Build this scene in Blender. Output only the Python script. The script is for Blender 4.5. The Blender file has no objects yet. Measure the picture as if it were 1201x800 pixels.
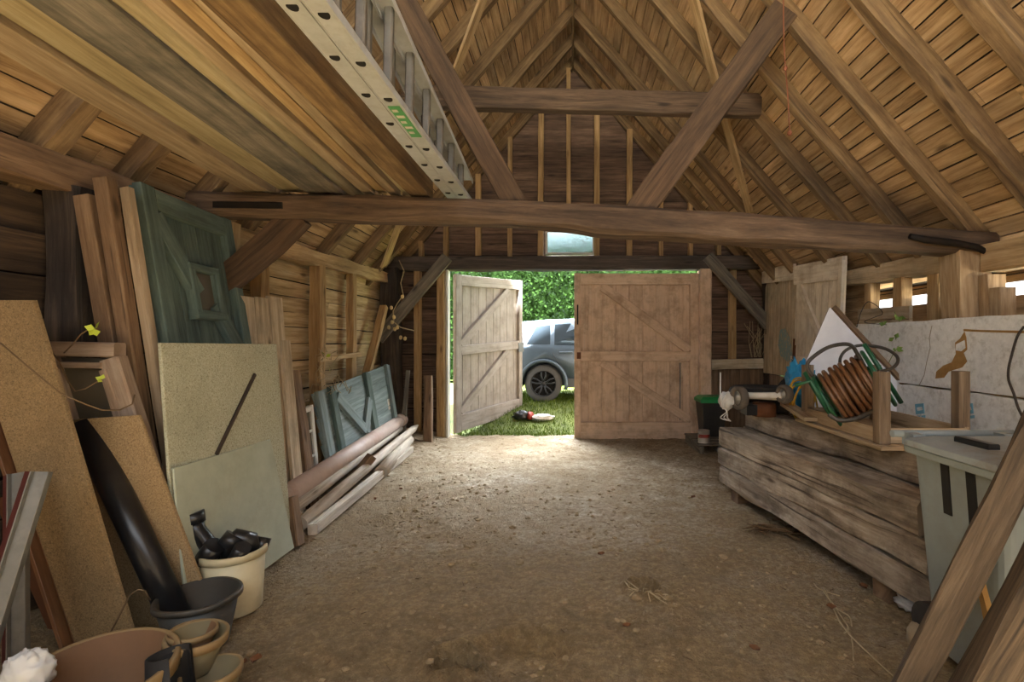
import bpy, bmesh, math, random
from mathutils import Vector as V, Matrix, noise
C = bpy.context.scene.collection
R = random.Random(7)
F, CX, CY, EZ = 580.0, 672.0, 402.0, 1.45
def P(px, py, Y):
    """a photo pixel at distance Y from the eye, as a point of the barn"""
    return V(((px-CX)*Y/F, Y, EZ+(CY-py)*Y/F))
def G(px, py, z=0.0):
    return P(px, py, F*(EZ-z)/(py-CY))
def lin(c):
    c /= 255.0
    return c/12.92 if c <= .04045 else ((c+.055)/1.055)**2.4
def rgb(h):
    return (lin(int(h[0:2], 16)), lin(int(h[2:4], 16)), lin(int(h[4:6], 16)), 1)

# ---------------------------------------------------------------- materials
def desat(h, k=.28):
    c = [int(h[i:i+2], 16) for i in (0, 2, 4)]; g = .35*c[0]+.5*c[1]+.15*c[2]
    return '%02x%02x%02x' % tuple(int(x+(g-x)*k) for x in c)

class NT:
    def __init__(s, name):
        s.m = bpy.data.materials.new(name); s.m.use_nodes = True
        s.t = s.m.node_tree; s.n = s.t.nodes
        s.b = s.n['Principled BSDF']; s.out = s.n['Material Output']
    def add(s, k, **kw):
        x = s.n.new(k)
        for a, b in kw.items(): setattr(x, a, b)
        return x
    def link(s, a, b): s.t.links.new(a, b)
    def coord(s, scale, uv=True, rnd=True):
        tc = s.add('ShaderNodeTexCoord')
        mp = s.add('ShaderNodeMapping')
        mp.inputs['Scale'].default_value = scale
        src = tc.outputs['UV'] if uv else tc.outputs['Object']
        if rnd:
            oi = s.add('ShaderNodeObjectInfo'); g = s.add('ShaderNodeNewGeometry')
            ad = s.add('ShaderNodeMath', operation='ADD')
            s.link(oi.outputs['Random'], ad.inputs[0]); s.link(g.outputs['Random Per Island'], ad.inputs[1])
            mu = s.add('ShaderNodeMath', operation='MULTIPLY'); mu.inputs[1].default_value = 37.0
            s.link(ad.outputs[0], mu.inputs[0])
            va = s.add('ShaderNodeVectorMath', operation='ADD')
            s.link(src, va.inputs[0]); s.link(mu.outputs[0], va.inputs[1]); src = va.outputs[0]
        s.link(src, mp.inputs['Vector'])
        return mp.outputs['Vector']
    def noise(s, vec, scale=1.0, detail=5.0, rough=.6, dist=0.0):
        x = s.add('ShaderNodeTexNoise'); x.inputs['Scale'].default_value = scale
        x.inputs['Detail'].default_value = detail; x.inputs['Roughness'].default_value = rough
        x.inputs['Distortion'].default_value = dist
        s.link(vec, x.inputs['Vector']); return x.outputs['Fac']
    def ramp(s, fac, stops):
        x = s.add('ShaderNodeValToRGB'); e = x.color_ramp.elements
        while len(e) < len(stops): e.new(.5)
        for i, (p, c) in enumerate(stops): e[i].position = p; e[i].color = c
        s.link(fac, x.inputs[0]); return x.outputs[0]
    def mix(s, fac, a, b, mode='MIX'):
        x = s.add('ShaderNodeMix', data_type='RGBA', blend_type=mode)
        for k, v in ((0, fac), (6, a), (7, b)):
            if isinstance(v, (int, float)): x.inputs[k].default_value = v
            elif isinstance(v, tuple): x.inputs[k].default_value = v
            else: s.link(v, x.inputs[k])
        return x.outputs[2]
    def rng(s, v, a, b, c, d):
        x = s.add('ShaderNodeMapRange'); x.inputs[1].default_value = a; x.inputs[2].default_value = b
        x.inputs[3].default_value = c; x.inputs[4].default_value = d
        s.link(v, x.inputs[0]); return x.outputs[0]
    def bump(s, h, st=.3, d=.01):
        x = s.add('ShaderNodeBump'); x.inputs['Strength'].default_value = st; x.inputs['Distance'].default_value = d
        s.link(h, x.inputs['Height']); s.link(x.outputs[0], s.b.inputs['Normal'])
    def col(s, c):
        if isinstance(c, tuple): s.b.inputs['Base Color'].default_value = c
        else: s.link(c, s.b.inputs['Base Color'])
    def rough(s, v): s.b.inputs['Roughness'].default_value = v

def wood(name, dark, mid, light, var=.3, bump=.35, rough=.85, knots=True, cracks=.6, dirt=None, dirt_amt=.5, grain=22):
    dark, mid, light = desat(dark), desat(mid), desat(light)
    n = NT(name)
    a = n.coord((1.6, grain, 1)); g1 = n.noise(a, 1, 8, .72, .3)
    col = n.ramp(g1, [(.3, rgb(dark)), (.5, rgb(mid)), (.68, rgb(light))])
    b = n.coord((1.1, 2.6, 1)); g2 = n.noise(b, 1, 4, .6)
    v = n.rng(g2, .3, .7, 1-var, 1+var*.6)
    comb = n.add('ShaderNodeCombineColor')
    for k in range(3): n.link(v, comb.inputs[k])
    col = n.mix(1.0, col, comb.outputs[0], 'MULTIPLY')
    geo = n.add('ShaderNodeNewGeometry')
    iv = n.rng(geo.outputs['Random Per Island'], 0, 1, 1-var*.55, 1+var*.3)
    c2 = n.add('ShaderNodeCombineColor')
    for k in range(3): n.link(iv, c2.inputs[k])
    col = n.mix(1.0, col, c2.outputs[0], 'MULTIPLY')
    h = g1
    if cracks:
        c = n.coord((.9, 34, 1)); g3 = n.noise(c, 1, 3, .5, .3)
        cr = n.rng(g3, .64, .69, 0, cracks)
        col = n.mix(cr, col, rgb(dark)[:3]+(1,)) if False else n.mix(cr, col, tuple(x*.4 for x in rgb(dark)[:3])+(1,))
    if knots:
        kx = n.coord((1.5, 5, 1)); vo = n.add('ShaderNodeTexVoronoi'); n.link(kx, vo.inputs['Vector']); vo.inputs['Scale'].default_value = 1.0
        kf = n.rng(vo.outputs['Distance'], .05, .13, .8, 0)
        col = n.mix(kf, col, tuple(x*.45 for x in rgb(dark)[:3])+(1,))
    if dirt:
        d = n.coord((4, 4, 4)); g4 = n.noise(d, 1, 6, .7)
        col = n.mix(n.rng(g4, .45, .7, 0, dirt_amt), col, rgb(dirt))
    n.col(col); n.rough(rough); n.bump(h, bump, .006)
    return n.m

def plain(name, c, rough=.6, metal=0, spots=None, amt=.4, scale=8, bump=0, uv=False):
    n = NT(name)
    v = n.coord((scale,)*3, uv=uv); g = n.noise(v, 1, 6, .65)
    base = n.mix(n.rng(g, .3, .7, 0, 1), tuple(x*.82 for x in rgb(c)[:3])+(1,), rgb(c))
    if spots:
        v2 = n.coord((scale*.6,)*3, uv=uv); g2 = n.noise(v2, 1, 7, .7)
        base = n.mix(n.rng(g2, .5, .68, 0, amt), base, rgb(spots))
    n.col(base); n.rough(rough); n.b.inputs['Metallic'].default_value = metal
    if bump: n.bump(g, bump, .01)
    return n.m

def chip(name, a, b, c, sc=90):
    n = NT(name)
    v = n.coord((sc,)*3, uv=False); g = n.noise(v, 1, 3, .6, 1.0)
    col = n.ramp(g, [(.33, rgb(a)), (.48, rgb(b)), (.7, rgb(c))])
    v2 = n.coord((2.5,)*3, uv=False); g2 = n.noise(v2, 1, 5, .7)
    col = n.mix(n.rng(g2, .45, .75, 0, .45), col, rgb(a))
    n.col(col); n.rough(.8); n.bump(g, .08, .003)
    return n.m

M = {}
M['boards'] = wood('roof_boards', '8a6238', 'c89e68', 'dfba86', var=.4, cracks=.2, bump=.2)
M['rafter'] = wood('rafter_wood', '5c4226', '836238', 'a6824e', var=.3, dirt='4c3722', dirt_amt=.4)
M['tie'] = wood('tie_beam_wood', '3c2a1a', '60462e', '7e6142', var=.35, cracks=.7)
M['strut'] = wood('strut_wood', '3c2816', '5c4026', '755433', var=.25, cracks=.4)
M['pale'] = wood('pale_timber', '8d6a3c', 'c0965c', 'd8b57e', var=.25, cracks=.3)
M['new'] = wood('new_batten', '82684a', 'a88c68', 'c0a684', var=.18, cracks=.1)
M['yellow'] = wood('yellow_batten', '86764e', 'aa966a', 'c0ae86', var=.18, cracks=.15)
M['greyplank'] = wood('grey_plank', '4f4a42', '7d7366', '9a8f7e', var=.3, cracks=.35, dirt='39403f', dirt_amt=.6)
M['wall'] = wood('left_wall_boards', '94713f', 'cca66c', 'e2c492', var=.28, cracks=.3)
M['shadewall'] = wood('shaded_near_boards', '2a1d12', '4a3522', '654a30', var=.4, cracks=.4)  # same wall boards darkened: the near bay's shade is put into the colour
M['wallback'] = wood('gable_boards', '432b1c', '70503a', '8c684c', var=.4, cracks=.4)
M['wallright'] = wood('right_wall_boards', '7c5c36', 'ad8758', 'caa878', var=.35)
M['stud'] = wood('stud_wood', '8a6234', 'b98a4c', 'd0a468', var=.25, cracks=.3)
M['darkpost'] = wood('dark_post_wood', '231a14', '3f3026', '5c4838', var=.4, cracks=.6)
M['lintel'] = wood('lintel_wood', '332a23', '54463a', '6e5d4c', var=.35, cracks=.4)
M['greybrace'] = wood('grey_brace_wood', '4c453b', '776c5c', '94886f', var=.3)
M['door'] = wood('painted_door', 'd0a67e', 'e2ba94', 'e8c4a0', var=.08, knots=False, cracks=.2, bump=.1, dirt='7a5a3c', dirt_amt=.6)
M['doorgrey'] = wood('faded_door', '8d7e70', 'a59688', 'b0a292', var=.1, knots=False, cracks=.3, bump=.1, dirt='5c4d40', dirt_amt=.45)
M['green'] = wood('green_paint', '3c4f48', '5a7268', '6e877c', var=.2, knots=False, cracks=.2, bump=.15, dirt='2c3a35', dirt_amt=.3)
M['greenblue'] = wood('blue_green_paint', '5a6d6a', '7d9290', '96a9a6', var=.2, knots=False, cracks=.3, bump=.15)
M['creamdoor'] = wood('cream_paint', 'd0ba96', 'eedfc4', 'f5ead6', var=.18, knots=False, cracks=.3, bump=.15, dirt='8c6b40', dirt_amt=.5)
M['weath'] = wood('weathered_boards', '9c8058', 'ccb088', 'dfcaa6', var=.3, dirt='7c7a6a', dirt_amt=.5)
M['sleeper'] = wood('sleeper_wood', '6a563f', 'a9937b', 'd2c0a8', var=.45, bump=1.6, cracks=.9, dirt='3b2c1e', dirt_amt=.75, grain=13)
M['sawn'] = wood('sawn_beam', '382a1b', '5f4a34', '7e664a', var=.3, bump=1.2, cracks=.7, grain=34)
M['oldwood'] = wood('old_wood', '5b4029', '86613f', 'a37d57', var=.35)
M['brownboard'] = wood('varnished_board', '5f3416', '8a5326', 'a56a36', var=.2, cracks=.15, rough=.5)
M['pinkframe'] = wood('window_frame_wood', '85694f', 'ab8c6e', 'c2a78a', var=.2, dirt='6a5038', dirt_amt=.4)
M['whitewood'] = wood('white_paint', 'b7ad9c', 'd6cebf', 'e4dece', var=.15, knots=False, cracks=.3)
M['tablewood'] = wood('table_wood', '86683f', 'b4946a', 'cbb088', var=.2)
M['tableleg'] = wood('table_leg_wood', '5c452b', '86694a', 'a08462', var=.2)
M['polewood'] = wood('pole_wood', '9a8a74', 'c8b9a2', 'dccfba', var=.25)
M['chip1'] = chip('chipboard_brown', '5f4e34', '846c4a', '9d8460', 150)
M['chip2'] = chip('chipboard_tan', '735e40', '967c58', 'ad9470', 150)
M['chipgrey'] = chip('chipboard_grey', '84826c', 'b0b098', 'c4c5b0', 130)
M['boardgrey'] = plain('grey_board', 'b2b8a4', .7, 0, '94907a', .35, 7)
M['black'] = plain('black_plastic', '1c1c1e', .32, 0, '3a3836', .4, 5)
M['rubber'] = plain('black_rubber', '1d1b1a', .75, 0, '4a4038', .5, 6, .2)
M['darktub'] = plain('dark_tub_plastic', '3c3a36', .55, 0, '6a5c48', .5, 5)
M['terra'] = plain('terracotta', '74553a', .75, 0, '70533a', .6, 6, .1)
M['terrarim'] = plain('terracotta_rim', '8c744f', .75, 0, '7a5f44', .5, 6, .1)
M['olive'] = plain('olive_pot', '756a4e', .7, 0, '5f5038', .5, 6)
M['creamb'] = plain('cream_plastic', 'd2c6a2', .5, 0, '9a8a64', .4, 5)
M['alu'] = plain('aluminium', 'cdd1d3', .4, .35, '9d9a92', .4, 14, .05)
M['aludark'] = plain('dull_aluminium', '8d8981', .5, .7, '5c5347', .4, 10)
M['galv'] = plain('galvanised_steel', '85837d', .45, .6, '5d5a54', .5, 12)
M['redox'] = plain('red_oxide', '4c1c14', .7, 0, '2a130e', .5, 8)
M['iron'] = plain('wrought_iron', '231d19', .7, .5, '3c2a1e', .5, 10, .2)
M['rust'] = plain('rusty_steel', '6a4024', .85, .2, '3e2616', .6, 10, .3)
M['pvc'] = plain('pvc_pipe', 'ccb6a8', .5, 0, '9c7058', .5, 5)
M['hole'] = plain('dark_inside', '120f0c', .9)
M['poly'] = plain('polystyrene', 'f3f3f0', .7, 0, '9c968a', .5, 26, .15)
M['blueprint'] = plain('blue_print', '7cb6cc', .6)
M['patch'] = plain('brown_core', 'a9824a', .9, 0, '7a5a30', .5, 10, .3)
M['whitesheet'] = plain('white_laminate', 'f2f2f6', .45, 0, 'd0d0d2', .3, 3)
M['binp'] = plain('grey_bin_plastic', '8b9597', .5, 0, '7c7a70', .5, 5)
M['binlid'] = plain('grey_lid_plastic', '929a9b', .5, 0, '6f5c42', .7, 7)
M['hose'] = plain('orange_hose', '744f32', .4, 0, '543720', .4, 8)
M['reelgreen'] = plain('green_reel', '1f5a3a', .4, 0, '163f2a', .4, 6)
M['reelgrey'] = plain('reel_tube', '4b463f', .45, .3, '2c2824', .4, 8)
M['tarp'] = plain('blue_tarp', '2f8fc0', .45, 0, '1f6a96', .4, 9, .3)
M['cable'] = plain('yellow_cable', 'd0a32a', .5)
M['mower'] = plain('white_enamel', 'd6d2c8', .45, 0, '8a7a66', .45, 9)
M['tyre'] = plain('grey_tyre', '5a5148', .85, 0, '8a7a66', .5, 9, .2)
M['hub'] = plain('grey_hub', 'b9b6b0', .45, .3, '7a746a', .4, 9)
M['lidgreen'] = plain('green_lid', '1f8a4c', .4, 0, '17673a', .3, 5)
M['boxblack'] = plain('black_box_plastic', '2b2826', .5, 0, '4a4038', .4, 5)
M['can'] = plain('paint_can', 'b9b4ac', .4, .4, '8a5a48', .4, 10)
M['red'] = plain('red_print', 'a83a2e', .5)
M['twine'] = plain('orange_twine', '8a5238', .8)
M['twig'] = plain('twig_bark', '6f583c', .9, 0, '5f4a30', .5, 20)
M['straw'] = plain('straw', 'b3a07c', .9)
M['leafy'] = plain('yellow_green_leaf', 'a9b838', .6)
M['leafr'] = plain('green_leaf', '6f8a3a', .6)
M['deadleaf'] = plain('dead_leaf', '7a4f2c', .8, 0, '4f3018', .5, 12)
M['stone'] = plain('pale_stone', '9a8a72', .9, 0, '8c7a60', .5, 12, .3)
M['bulb'] = plain('pale_bulb', 'd9c089', .4)
M['bagblack'] = plain('black_bag', '26262a', .35, 0, '44444a', .4, 12, .4)
M['bagwhite'] = plain('white_bag', 'dcd6d2', .35, 0, 'b0a8a2', .4, 12, .4)
M['carpaint'] = plain('car_paint', '4f5c67', .3, .35)
M['carclad'] = plain('car_cladding', '3c4044', .55)
M['tail'] = plain('tail_light', 'b01a20', .2)
M['cartyre'] = plain('car_tyre', '4b4b4c', .8)
M['rim'] = plain('black_rim', '34363a', .4, .4)
M['sticker'] = plain('green_sticker', '4f9a5c', .5)
M['bluestain'] = plain('blue_stain', '8aa4a4', .8, 0, 'c0a67c', .95, 40)
M['clod'] = plain('earth_clod', 'a08a68', .95, 0, '75603f', .6, 30, .3)
M['web'] = plain('cobweb_dust', 'a89a86', .9)

def m_glass(name, c, rough, bump=0, alpha=None):
    n = NT(name); n.col(rgb(c)); n.rough(rough); n.b.inputs['Transmission Weight'].default_value = 1.0
    n.b.inputs['IOR'].default_value = 1.15 if bump else 1.45
    if bump:
        v = n.coord((90,)*3, uv=False); vo = n.add('ShaderNodeTexVoronoi'); n.link(v, vo.inputs['Vector']); vo.inputs['Scale'].default_value = 1.0
        n.bump(vo.outputs['Distance'], bump, .01)
    return n.m
M['frost'] = m_glass('frosted_glass', '76868a', .22, .5)
n = NT('clear_plastic'); n.col(rgb('f2f2f0')); n.rough(.25); n.b.inputs['Transmission Weight'].default_value = .4; n.b.inputs['IOR'].default_value = 1.2; M['bag'] = n.m
n = NT('dusty_pane'); n.col(rgb('5c5446')); n.rough(.25); M['pane'] = n.m
n = NT('car_glass'); n.col(rgb('4a5660')); n.rough(.05); n.b.inputs['Metallic'].default_value = .6; M['carglass'] = n.m
def m_leaf(name, a, b):
    n = NT(name); g = n.add('ShaderNodeNewGeometry')
    c = n.ramp(g.outputs['Random Per Island'], [(0, rgb(a)), (1, rgb(b))])
    n.col(c); n.rough(.9); n.b.inputs['Specular IOR Level'].default_value = .1
    tr = n.add('ShaderNodeBsdfTranslucent'); n.link(c, tr.inputs[0])
    mx = n.add('ShaderNodeMixShader'); mx.inputs[0].default_value = .2
    n.link(n.b.outputs[0], mx.inputs[1]); n.link(tr.outputs[0], mx.inputs[2]); n.link(mx.outputs[0], n.out.inputs[0])
    return n.m
M['hedge'] = m_leaf('hedge_leaves', '091407', '22380f')
M['grass'] = m_leaf('grass_blades', '33480f', '6a7a2c')
# trodden earth
n = NT('trodden_earth')
a = n.coord((1.1,)*3, False, False); g1 = n.noise(a, 1, 8, .65, .4)
col = n.ramp(g1, [(.3, rgb('a18d6e')), (.5, rgb('c2b194')), (.7, rgb('d6c9b2'))])
b = n.coord((7,)*3, False, False); g2 = n.noise(b, 1, 8, .75)
col = n.mix(n.rng(g2, .40, .60, .0, .7), col, rgb('7d6543'))
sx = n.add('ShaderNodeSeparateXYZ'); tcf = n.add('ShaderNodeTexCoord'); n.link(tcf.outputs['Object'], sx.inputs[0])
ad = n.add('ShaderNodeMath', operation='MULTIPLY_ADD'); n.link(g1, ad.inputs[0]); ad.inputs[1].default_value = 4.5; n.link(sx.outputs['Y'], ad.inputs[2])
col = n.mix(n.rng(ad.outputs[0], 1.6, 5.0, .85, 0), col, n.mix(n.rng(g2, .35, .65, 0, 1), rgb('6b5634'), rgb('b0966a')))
c = n.coord((60,)*3, False, False); g3 = n.noise(c, 1, 4, .7)
col = n.mix(n.rng(g3, .6, .72, 0, .5), col, rgb('cdbda4'))
e_ = n.coord((26,)*3, False, False); g5 = n.noise(e_, 1, 6, .8)
col = n.mix(n.rng(g5, .44, .58, .55, 0), col, rgb('6a5436'))
d = n.coord((38,)*3, False, False); vo = n.add('ShaderNodeTexVoronoi'); n.link(d, vo.inputs['Vector']); vo.inputs['Scale'].default_value = 1.0
col = n.mix(n.rng(vo.outputs['Distance'], .06, .15, .25, 0), col, rgb('5a462c'))
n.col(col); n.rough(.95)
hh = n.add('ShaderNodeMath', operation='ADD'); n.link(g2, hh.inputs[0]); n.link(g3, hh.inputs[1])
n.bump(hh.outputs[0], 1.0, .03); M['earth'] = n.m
n = NT('turf'); a = n.coord((3,)*3, False, False); g1 = n.noise(a, 1, 6, .7)
n.col(n.ramp(g1, [(.3, rgb('3c4620')), (.6, rgb('626c30'))])); n.rough(.95); M['turf'] = n.m
n = NT('roof_wall_backing'); n.col(rgb('2a2018')); n.rough(.95); M['dark_backing'] = n.m  # dark roof sheet, also used for the strips added behind wall boards
n = NT('yard_gravel'); n.col(rgb('a59b88')); n.rough(.95); M['yard'] = n.m

# ---------------------------------------------------------------- mesh building
WL = {}
class MB:
    def __init__(s): s.v = []; s.f = []; s.uv = []; s.mi = []; s.sm = []
    def face(s, idx, uvs=None, m=0, smooth=False):
        s.f.append(idx); s.uv.append(uvs or [(0, 0)]*len(idx)); s.mi.append(m); s.sm.append(smooth)
    def beam(s, p0, p1, w, h, up=(0, 0, 1), j=0.0, seg=None, ch=.08, w1=None, h1=None, m=0, bow=(0, 0, 0), seed=None):
        p0, p1 = V(p0), V(p1); a = (p1-p0); L = a.length; a.normalize()
        up = V(up); sd = a.cross(up)
        if sd.length < 1e-4: sd = a.cross(V((0, 1, 0)))
        sd.normalize(); u = sd.cross(a).normalized()
        if seg is None: seg = max(1, int(L/.22)) if j or any(bow) else 1
        w1 = w if w1 is None else w1; h1 = h if h1 is None else h1
        rr = random.Random(seed if seed is not None else R.random()); b = len(s.v); ringuv = None
        off = [rr.uniform(0, 50) for _ in range(8)]
        for i in range(seg+1):
            t = i/seg; W, H = w+(w1-w)*t, h+(h1-h)*t; c = min(W, H)*ch
            q = [(-W/2+c, -H/2), (W/2-c, -H/2), (W/2, -H/2+c), (W/2, H/2-c), (W/2-c, H/2), (-W/2+c, H/2), (-W/2, H/2-c), (-W/2, -H/2+c)]
            ce = p0+(p1-p0)*t+V(bow)*(4*t*(1-t))
            for k, (x, y) in enumerate(q):
                jx = noise.noise((off[k], t*L*2.2, 0))*j*1.6; jy = noise.noise((off[k]+9, t*L*2.2, 3))*j*1.6
                s.v.append(ce+sd*(x+jx)+u*(y+jy))
            if i == 0:
                acc = 0; ringuv = [0]
                for k in range(8):
                    x0, y0 = q[k]; x1, y1 = q[(k+1) % 8]; acc += math.hypot(x1-x0, y1-y0); ringuv.append(acc)
        for i in range(seg):
            for k in range(8):
                k2 = (k+1) % 8; A = b+i*8
                s.face([A+k, A+k2, A+8+k2, A+8+k][::-1], [(i/seg*L, ringuv[k]), (i/seg*L, ringuv[k+1]), ((i+1)/seg*L, ringuv[k+1]), ((i+1)/seg*L, ringuv[k])][::-1], m)
        e = b+seg*8
        s.face([b+k for k in range(8)], [(.02*k, .01*k) for k in range(8)], m)
        s.face([e+k for k in range(8)][::-1], [(.02*k, .01*k) for k in range(8)], m)
        return s
    def slab(s, c, th, m=0, along=0, edge=None):
        """flat sheet from four corners, extruded backwards by th; along=0 grain runs c0->c1"""
        c = [V(x) for x in c]; nn = (c[1]-c[0]).cross(c[3]-c[0]).normalized()
        e0 = (c[1]-c[0]); e1 = (c[3]-c[0]); l0, l1 = e0.length, e1.length
        uv = [(0, 0), (l0, 0), (l0, l1), (0, l1)]
        if along: uv = [(y, x) for x, y in uv]
        b = len(s.v); s.v += c; s.v += [x-nn*th for x in c]
        s.face([b, b+1, b+2, b+3], uv, m); s.face([b+7, b+6, b+5, b+4], uv[::-1], m)
        for k in range(4):
            k2 = (k+1) % 4; L = (c[k2]-c[k]).length
            s.face([b+k2, b+k, b+4+k, b+4+k2], [(L, 0), (0, 0), (0, th), (L, th)], m if edge is None else edge)
        return s
    def box(s, lo, hi, m=0, along='x'):
        x0, y0, z0 = lo; x1, y1, z1 = hi
        if along == 'x': return s.beam((x0, (y0+y1)/2, (z0+z1)/2), (x1, (y0+y1)/2, (z0+z1)/2), y1-y0, z1-z0, m=m, ch=.03)
        if along == 'y': return s.beam(((x0+x1)/2, y0, (z0+z1)/2), ((x0+x1)/2, y1, (z0+z1)/2), x1-x0, z1-z0, m=m, ch=.03)
        return s.beam(((x0+x1)/2, (y0+y1)/2, z0), ((x0+x1)/2, (y0+y1)/2, z1), x1-x0, y1-y0, up=(0, 1, 0), m=m, ch=.03)
    def tube(s, pts, r, n=10, m=0, caps=True, closed=False):
        pts = [V(p) for p in pts]; N = len(pts); rs = r if isinstance(r, (list, tuple)) else [r]*N
        b = len(s.v); t0 = (pts[1]-pts[0]).normalized(); x = t0.orthogonal().normalized(); acc = 0
        for i, p in enumerate(pts):
            if closed: t = (pts[(i+1) % N]-pts[i-1]).normalized()
            elif i == 0: t = t0
            elif i == N-1: t = (pts[i]-pts[i-1]).normalized()
            else: t = (pts[i+1]-pts[i-1]).normalized()
            x = (x-t*x.dot(t)).normalized(); y = t.cross(x)
            for k in range(n):
                a = 2*math.pi*k/n; s.v.append(p+(x*math.cos(a)+y*math.sin(a))*rs[i])
        lens = [0]
        for i in range(1, N): lens.append(lens[-1]+(pts[i]-pts[i-1]).length)
        for i in range(N if closed else N-1):
            A = b+i*n; B = b+((i+1) % N)*n; l0 = lens[i]; l1 = lens[i+1] if i+1 < N else l0+.05
            for k in range(n):
                k2 = (k+1) % n; c = 2*math.pi*rs[i]
                s.face([A+k, A+k2, B+k2, B+k], [(l0, c*k/n), (l0, c*(k+1)/n), (l1, c*(k+1)/n), (l1, c*k/n)], m, True)
        if caps and not closed:
            s.face([b+k for k in range(n)][::-1], [(.01*k, .01) for k in range(n)], m); e = b+(N-1)*n
            s.face([e+k for k in range(n)], [(.01*k, .01) for k in range(n)], m)
        return s
    def lathe(s, prof, base, axis=(0, 0, 1), n=32, m=0, a0=0, a1=None, wob=0, seed=1):
        base, ax = V(base), V(axis).normalized(); x = ax.orthogonal().normalized(); y = ax.cross(x)
        full = a1 is None; a1 = 2*math.pi if full else a1; cnt = n if full else n+1; b = len(s.v); K = len(prof)
        for i in range(cnt):
            a = a0+(a1-a0)*i/n
            for (r, z) in prof:
                w = 1+wob*noise.noise((math.cos(a)*1.6+seed, math.sin(a)*1.6, z*3)) if wob else 1
                s.v.append(base+(x*math.cos(a)+y*math.sin(a))*r*w+ax*z)
        for i in range(n):
            A = b+i*K; B = b+((i+1) % cnt)*K
            for k in range(K-1):
                s.face([A+k, B+k, B+k+1, A+k+1], [(i/n, prof[k][1]), ((i+1)/n, prof[k][1]), ((i+1)/n, prof[k+1][1]), (i/n, prof[k+1][1])], m, True)
        return s
    def blob(s, c, rad, amp=.2, f=2.0, n=20, k=14, m=0, seed=0, mfun=None, smooth=True):
        c = V(c); rad = V(rad); b = len(s.v)
        for i in range(k+1):
            th = math.pi*i/k
            for q in range(n):
                ph = 2*math.pi*q/n; d = V((math.sin(th)*math.cos(ph), math.sin(th)*math.sin(ph), math.cos(th)))
                w = 1+amp*noise.noise(d*f+V((seed, seed*2, 0)))+amp*.6*noise.noise(d*f*2.7+V((seed, 5, 1)))
                s.v.append(c+V((d.x*rad.x, d.y*rad.y, d.z*rad.z))*w)
        for i in range(k):
            for q in range(n):
                A = b+i*n; B = A+n; q2 = (q+1) % n
                mm = mfun(i, q) if mfun else m
                s.face([A+q, B+q, B+q2, A+q2], [(q/n, i/k)]*4, mm, smooth)
        return s
    def leaf(s, c, d, u, L, w, m=0):
        c, d, u = V(c), V(d).normalized(), V(u).normalized(); b = len(s.v)
        s.v += [c, c+d*L*.45+u*w/2, c+d*L, c+d*L*.45-u*w/2]
        s.face([b, b+1, b+2, b+3], [(0, 0), (.5, 1), (1, 0), (.5, -1)], m); return s
    def poly(s, pts, th, nrm, m=0):
        pts = [V(p) for p in pts]; nn = V(nrm).normalized(); b = len(s.v); N = len(pts)
        s.v += pts; s.v += [p-nn*th for p in pts]
        s.face(list(range(b, b+N)), [(p.x+p.y, p.z) for p in pts], m); s.face(list(range(b+2*N-1, b+N-1, -1)), [(p.x+p.y, p.z) for p in pts][::-1], m)
        for k in range(N):
            k2 = (k+1) % N; s.face([b+k2, b+k, b+N+k, b+N+k2], [(0, 0), (.1, 0), (.1, .1), (0, .1)], m)
        return s
    def build(s, name, mat, parent=None, bevel=0, sub=0):
        mats = mat if isinstance(mat, (list, tuple)) else [mat]
        lo = V((min(v[k] for v in s.v) for k in range(3))); hi = V((max(v[k] for v in s.v) for k in range(3)))
        org = V(((lo.x+hi.x)/2, (lo.y+hi.y)/2, lo.z))
        me = bpy.data.meshes.new(name); me.from_pydata([tuple(V(v)-org) for v in s.v], [], s.f)
        ul = me.uv_layers.new(name='UVMap'); k = 0
        flat = [c for fu in s.uv for c in fu]
        for i, c in enumerate(flat): ul.data[i].uv = c
        for i, p in enumerate(me.polygons): p.material_index = s.mi[i]; p.use_smooth = s.sm[i]
        for mm in mats: me.materials.append(M[mm])
        me.validate(); me.update()
        bm = bmesh.new(); bm.from_mesh(me); bmesh.ops.recalc_face_normals(bm, faces=bm.faces[:]); bm.to_mesh(me); bm.free()
        o = bpy.data.objects.new(name, me); C.objects.link(o)
        WL[o.name] = org
        if parent is not None: o.parent = parent; o.location = org-WL[parent.name]
        else: o.location = org
        if bevel:
            bv = o.modifiers.new('b', 'BEVEL'); bv.width = bevel; bv.segments = 2; bv.limit_method = 'ANGLE'
        if sub:
            sb = o.modifiers.new('s', 'SUBSURF'); sb.levels = sub; sb.render_levels = sub
        return o
def tag(o, label=None, cat=None, group=None, kind=None):
    if label: o['label'] = label
    if cat: o['category'] = cat
    if group: o['group'] = group
    if kind: o['kind'] = kind
    return o
def thing(name, label, cat, loc, group=None, kind=None):
    o = bpy.data.objects.new(name, None); o.empty_display_size = .1; C.objects.link(o)
    o.location = V(loc); WL[o.name] = V(loc)
    return tag(o, label, cat, group, kind)
ORD = ['first', 'second', 'third', 'fourth', 'fifth', 'sixth', 'seventh', 'eighth', 'ninth', 'tenth', 'eleventh', 'twelfth', 'thirteenth', 'fourteenth']
# ================================================================ the barn
ZR, SL = 5.65, 1.17                       # underside line of the rafters: z = ZR - SL*|x|
XL, XR, YB, YF = -2.86, 3.06, 7.62, -1.6
LW = 'wall boards'
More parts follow.
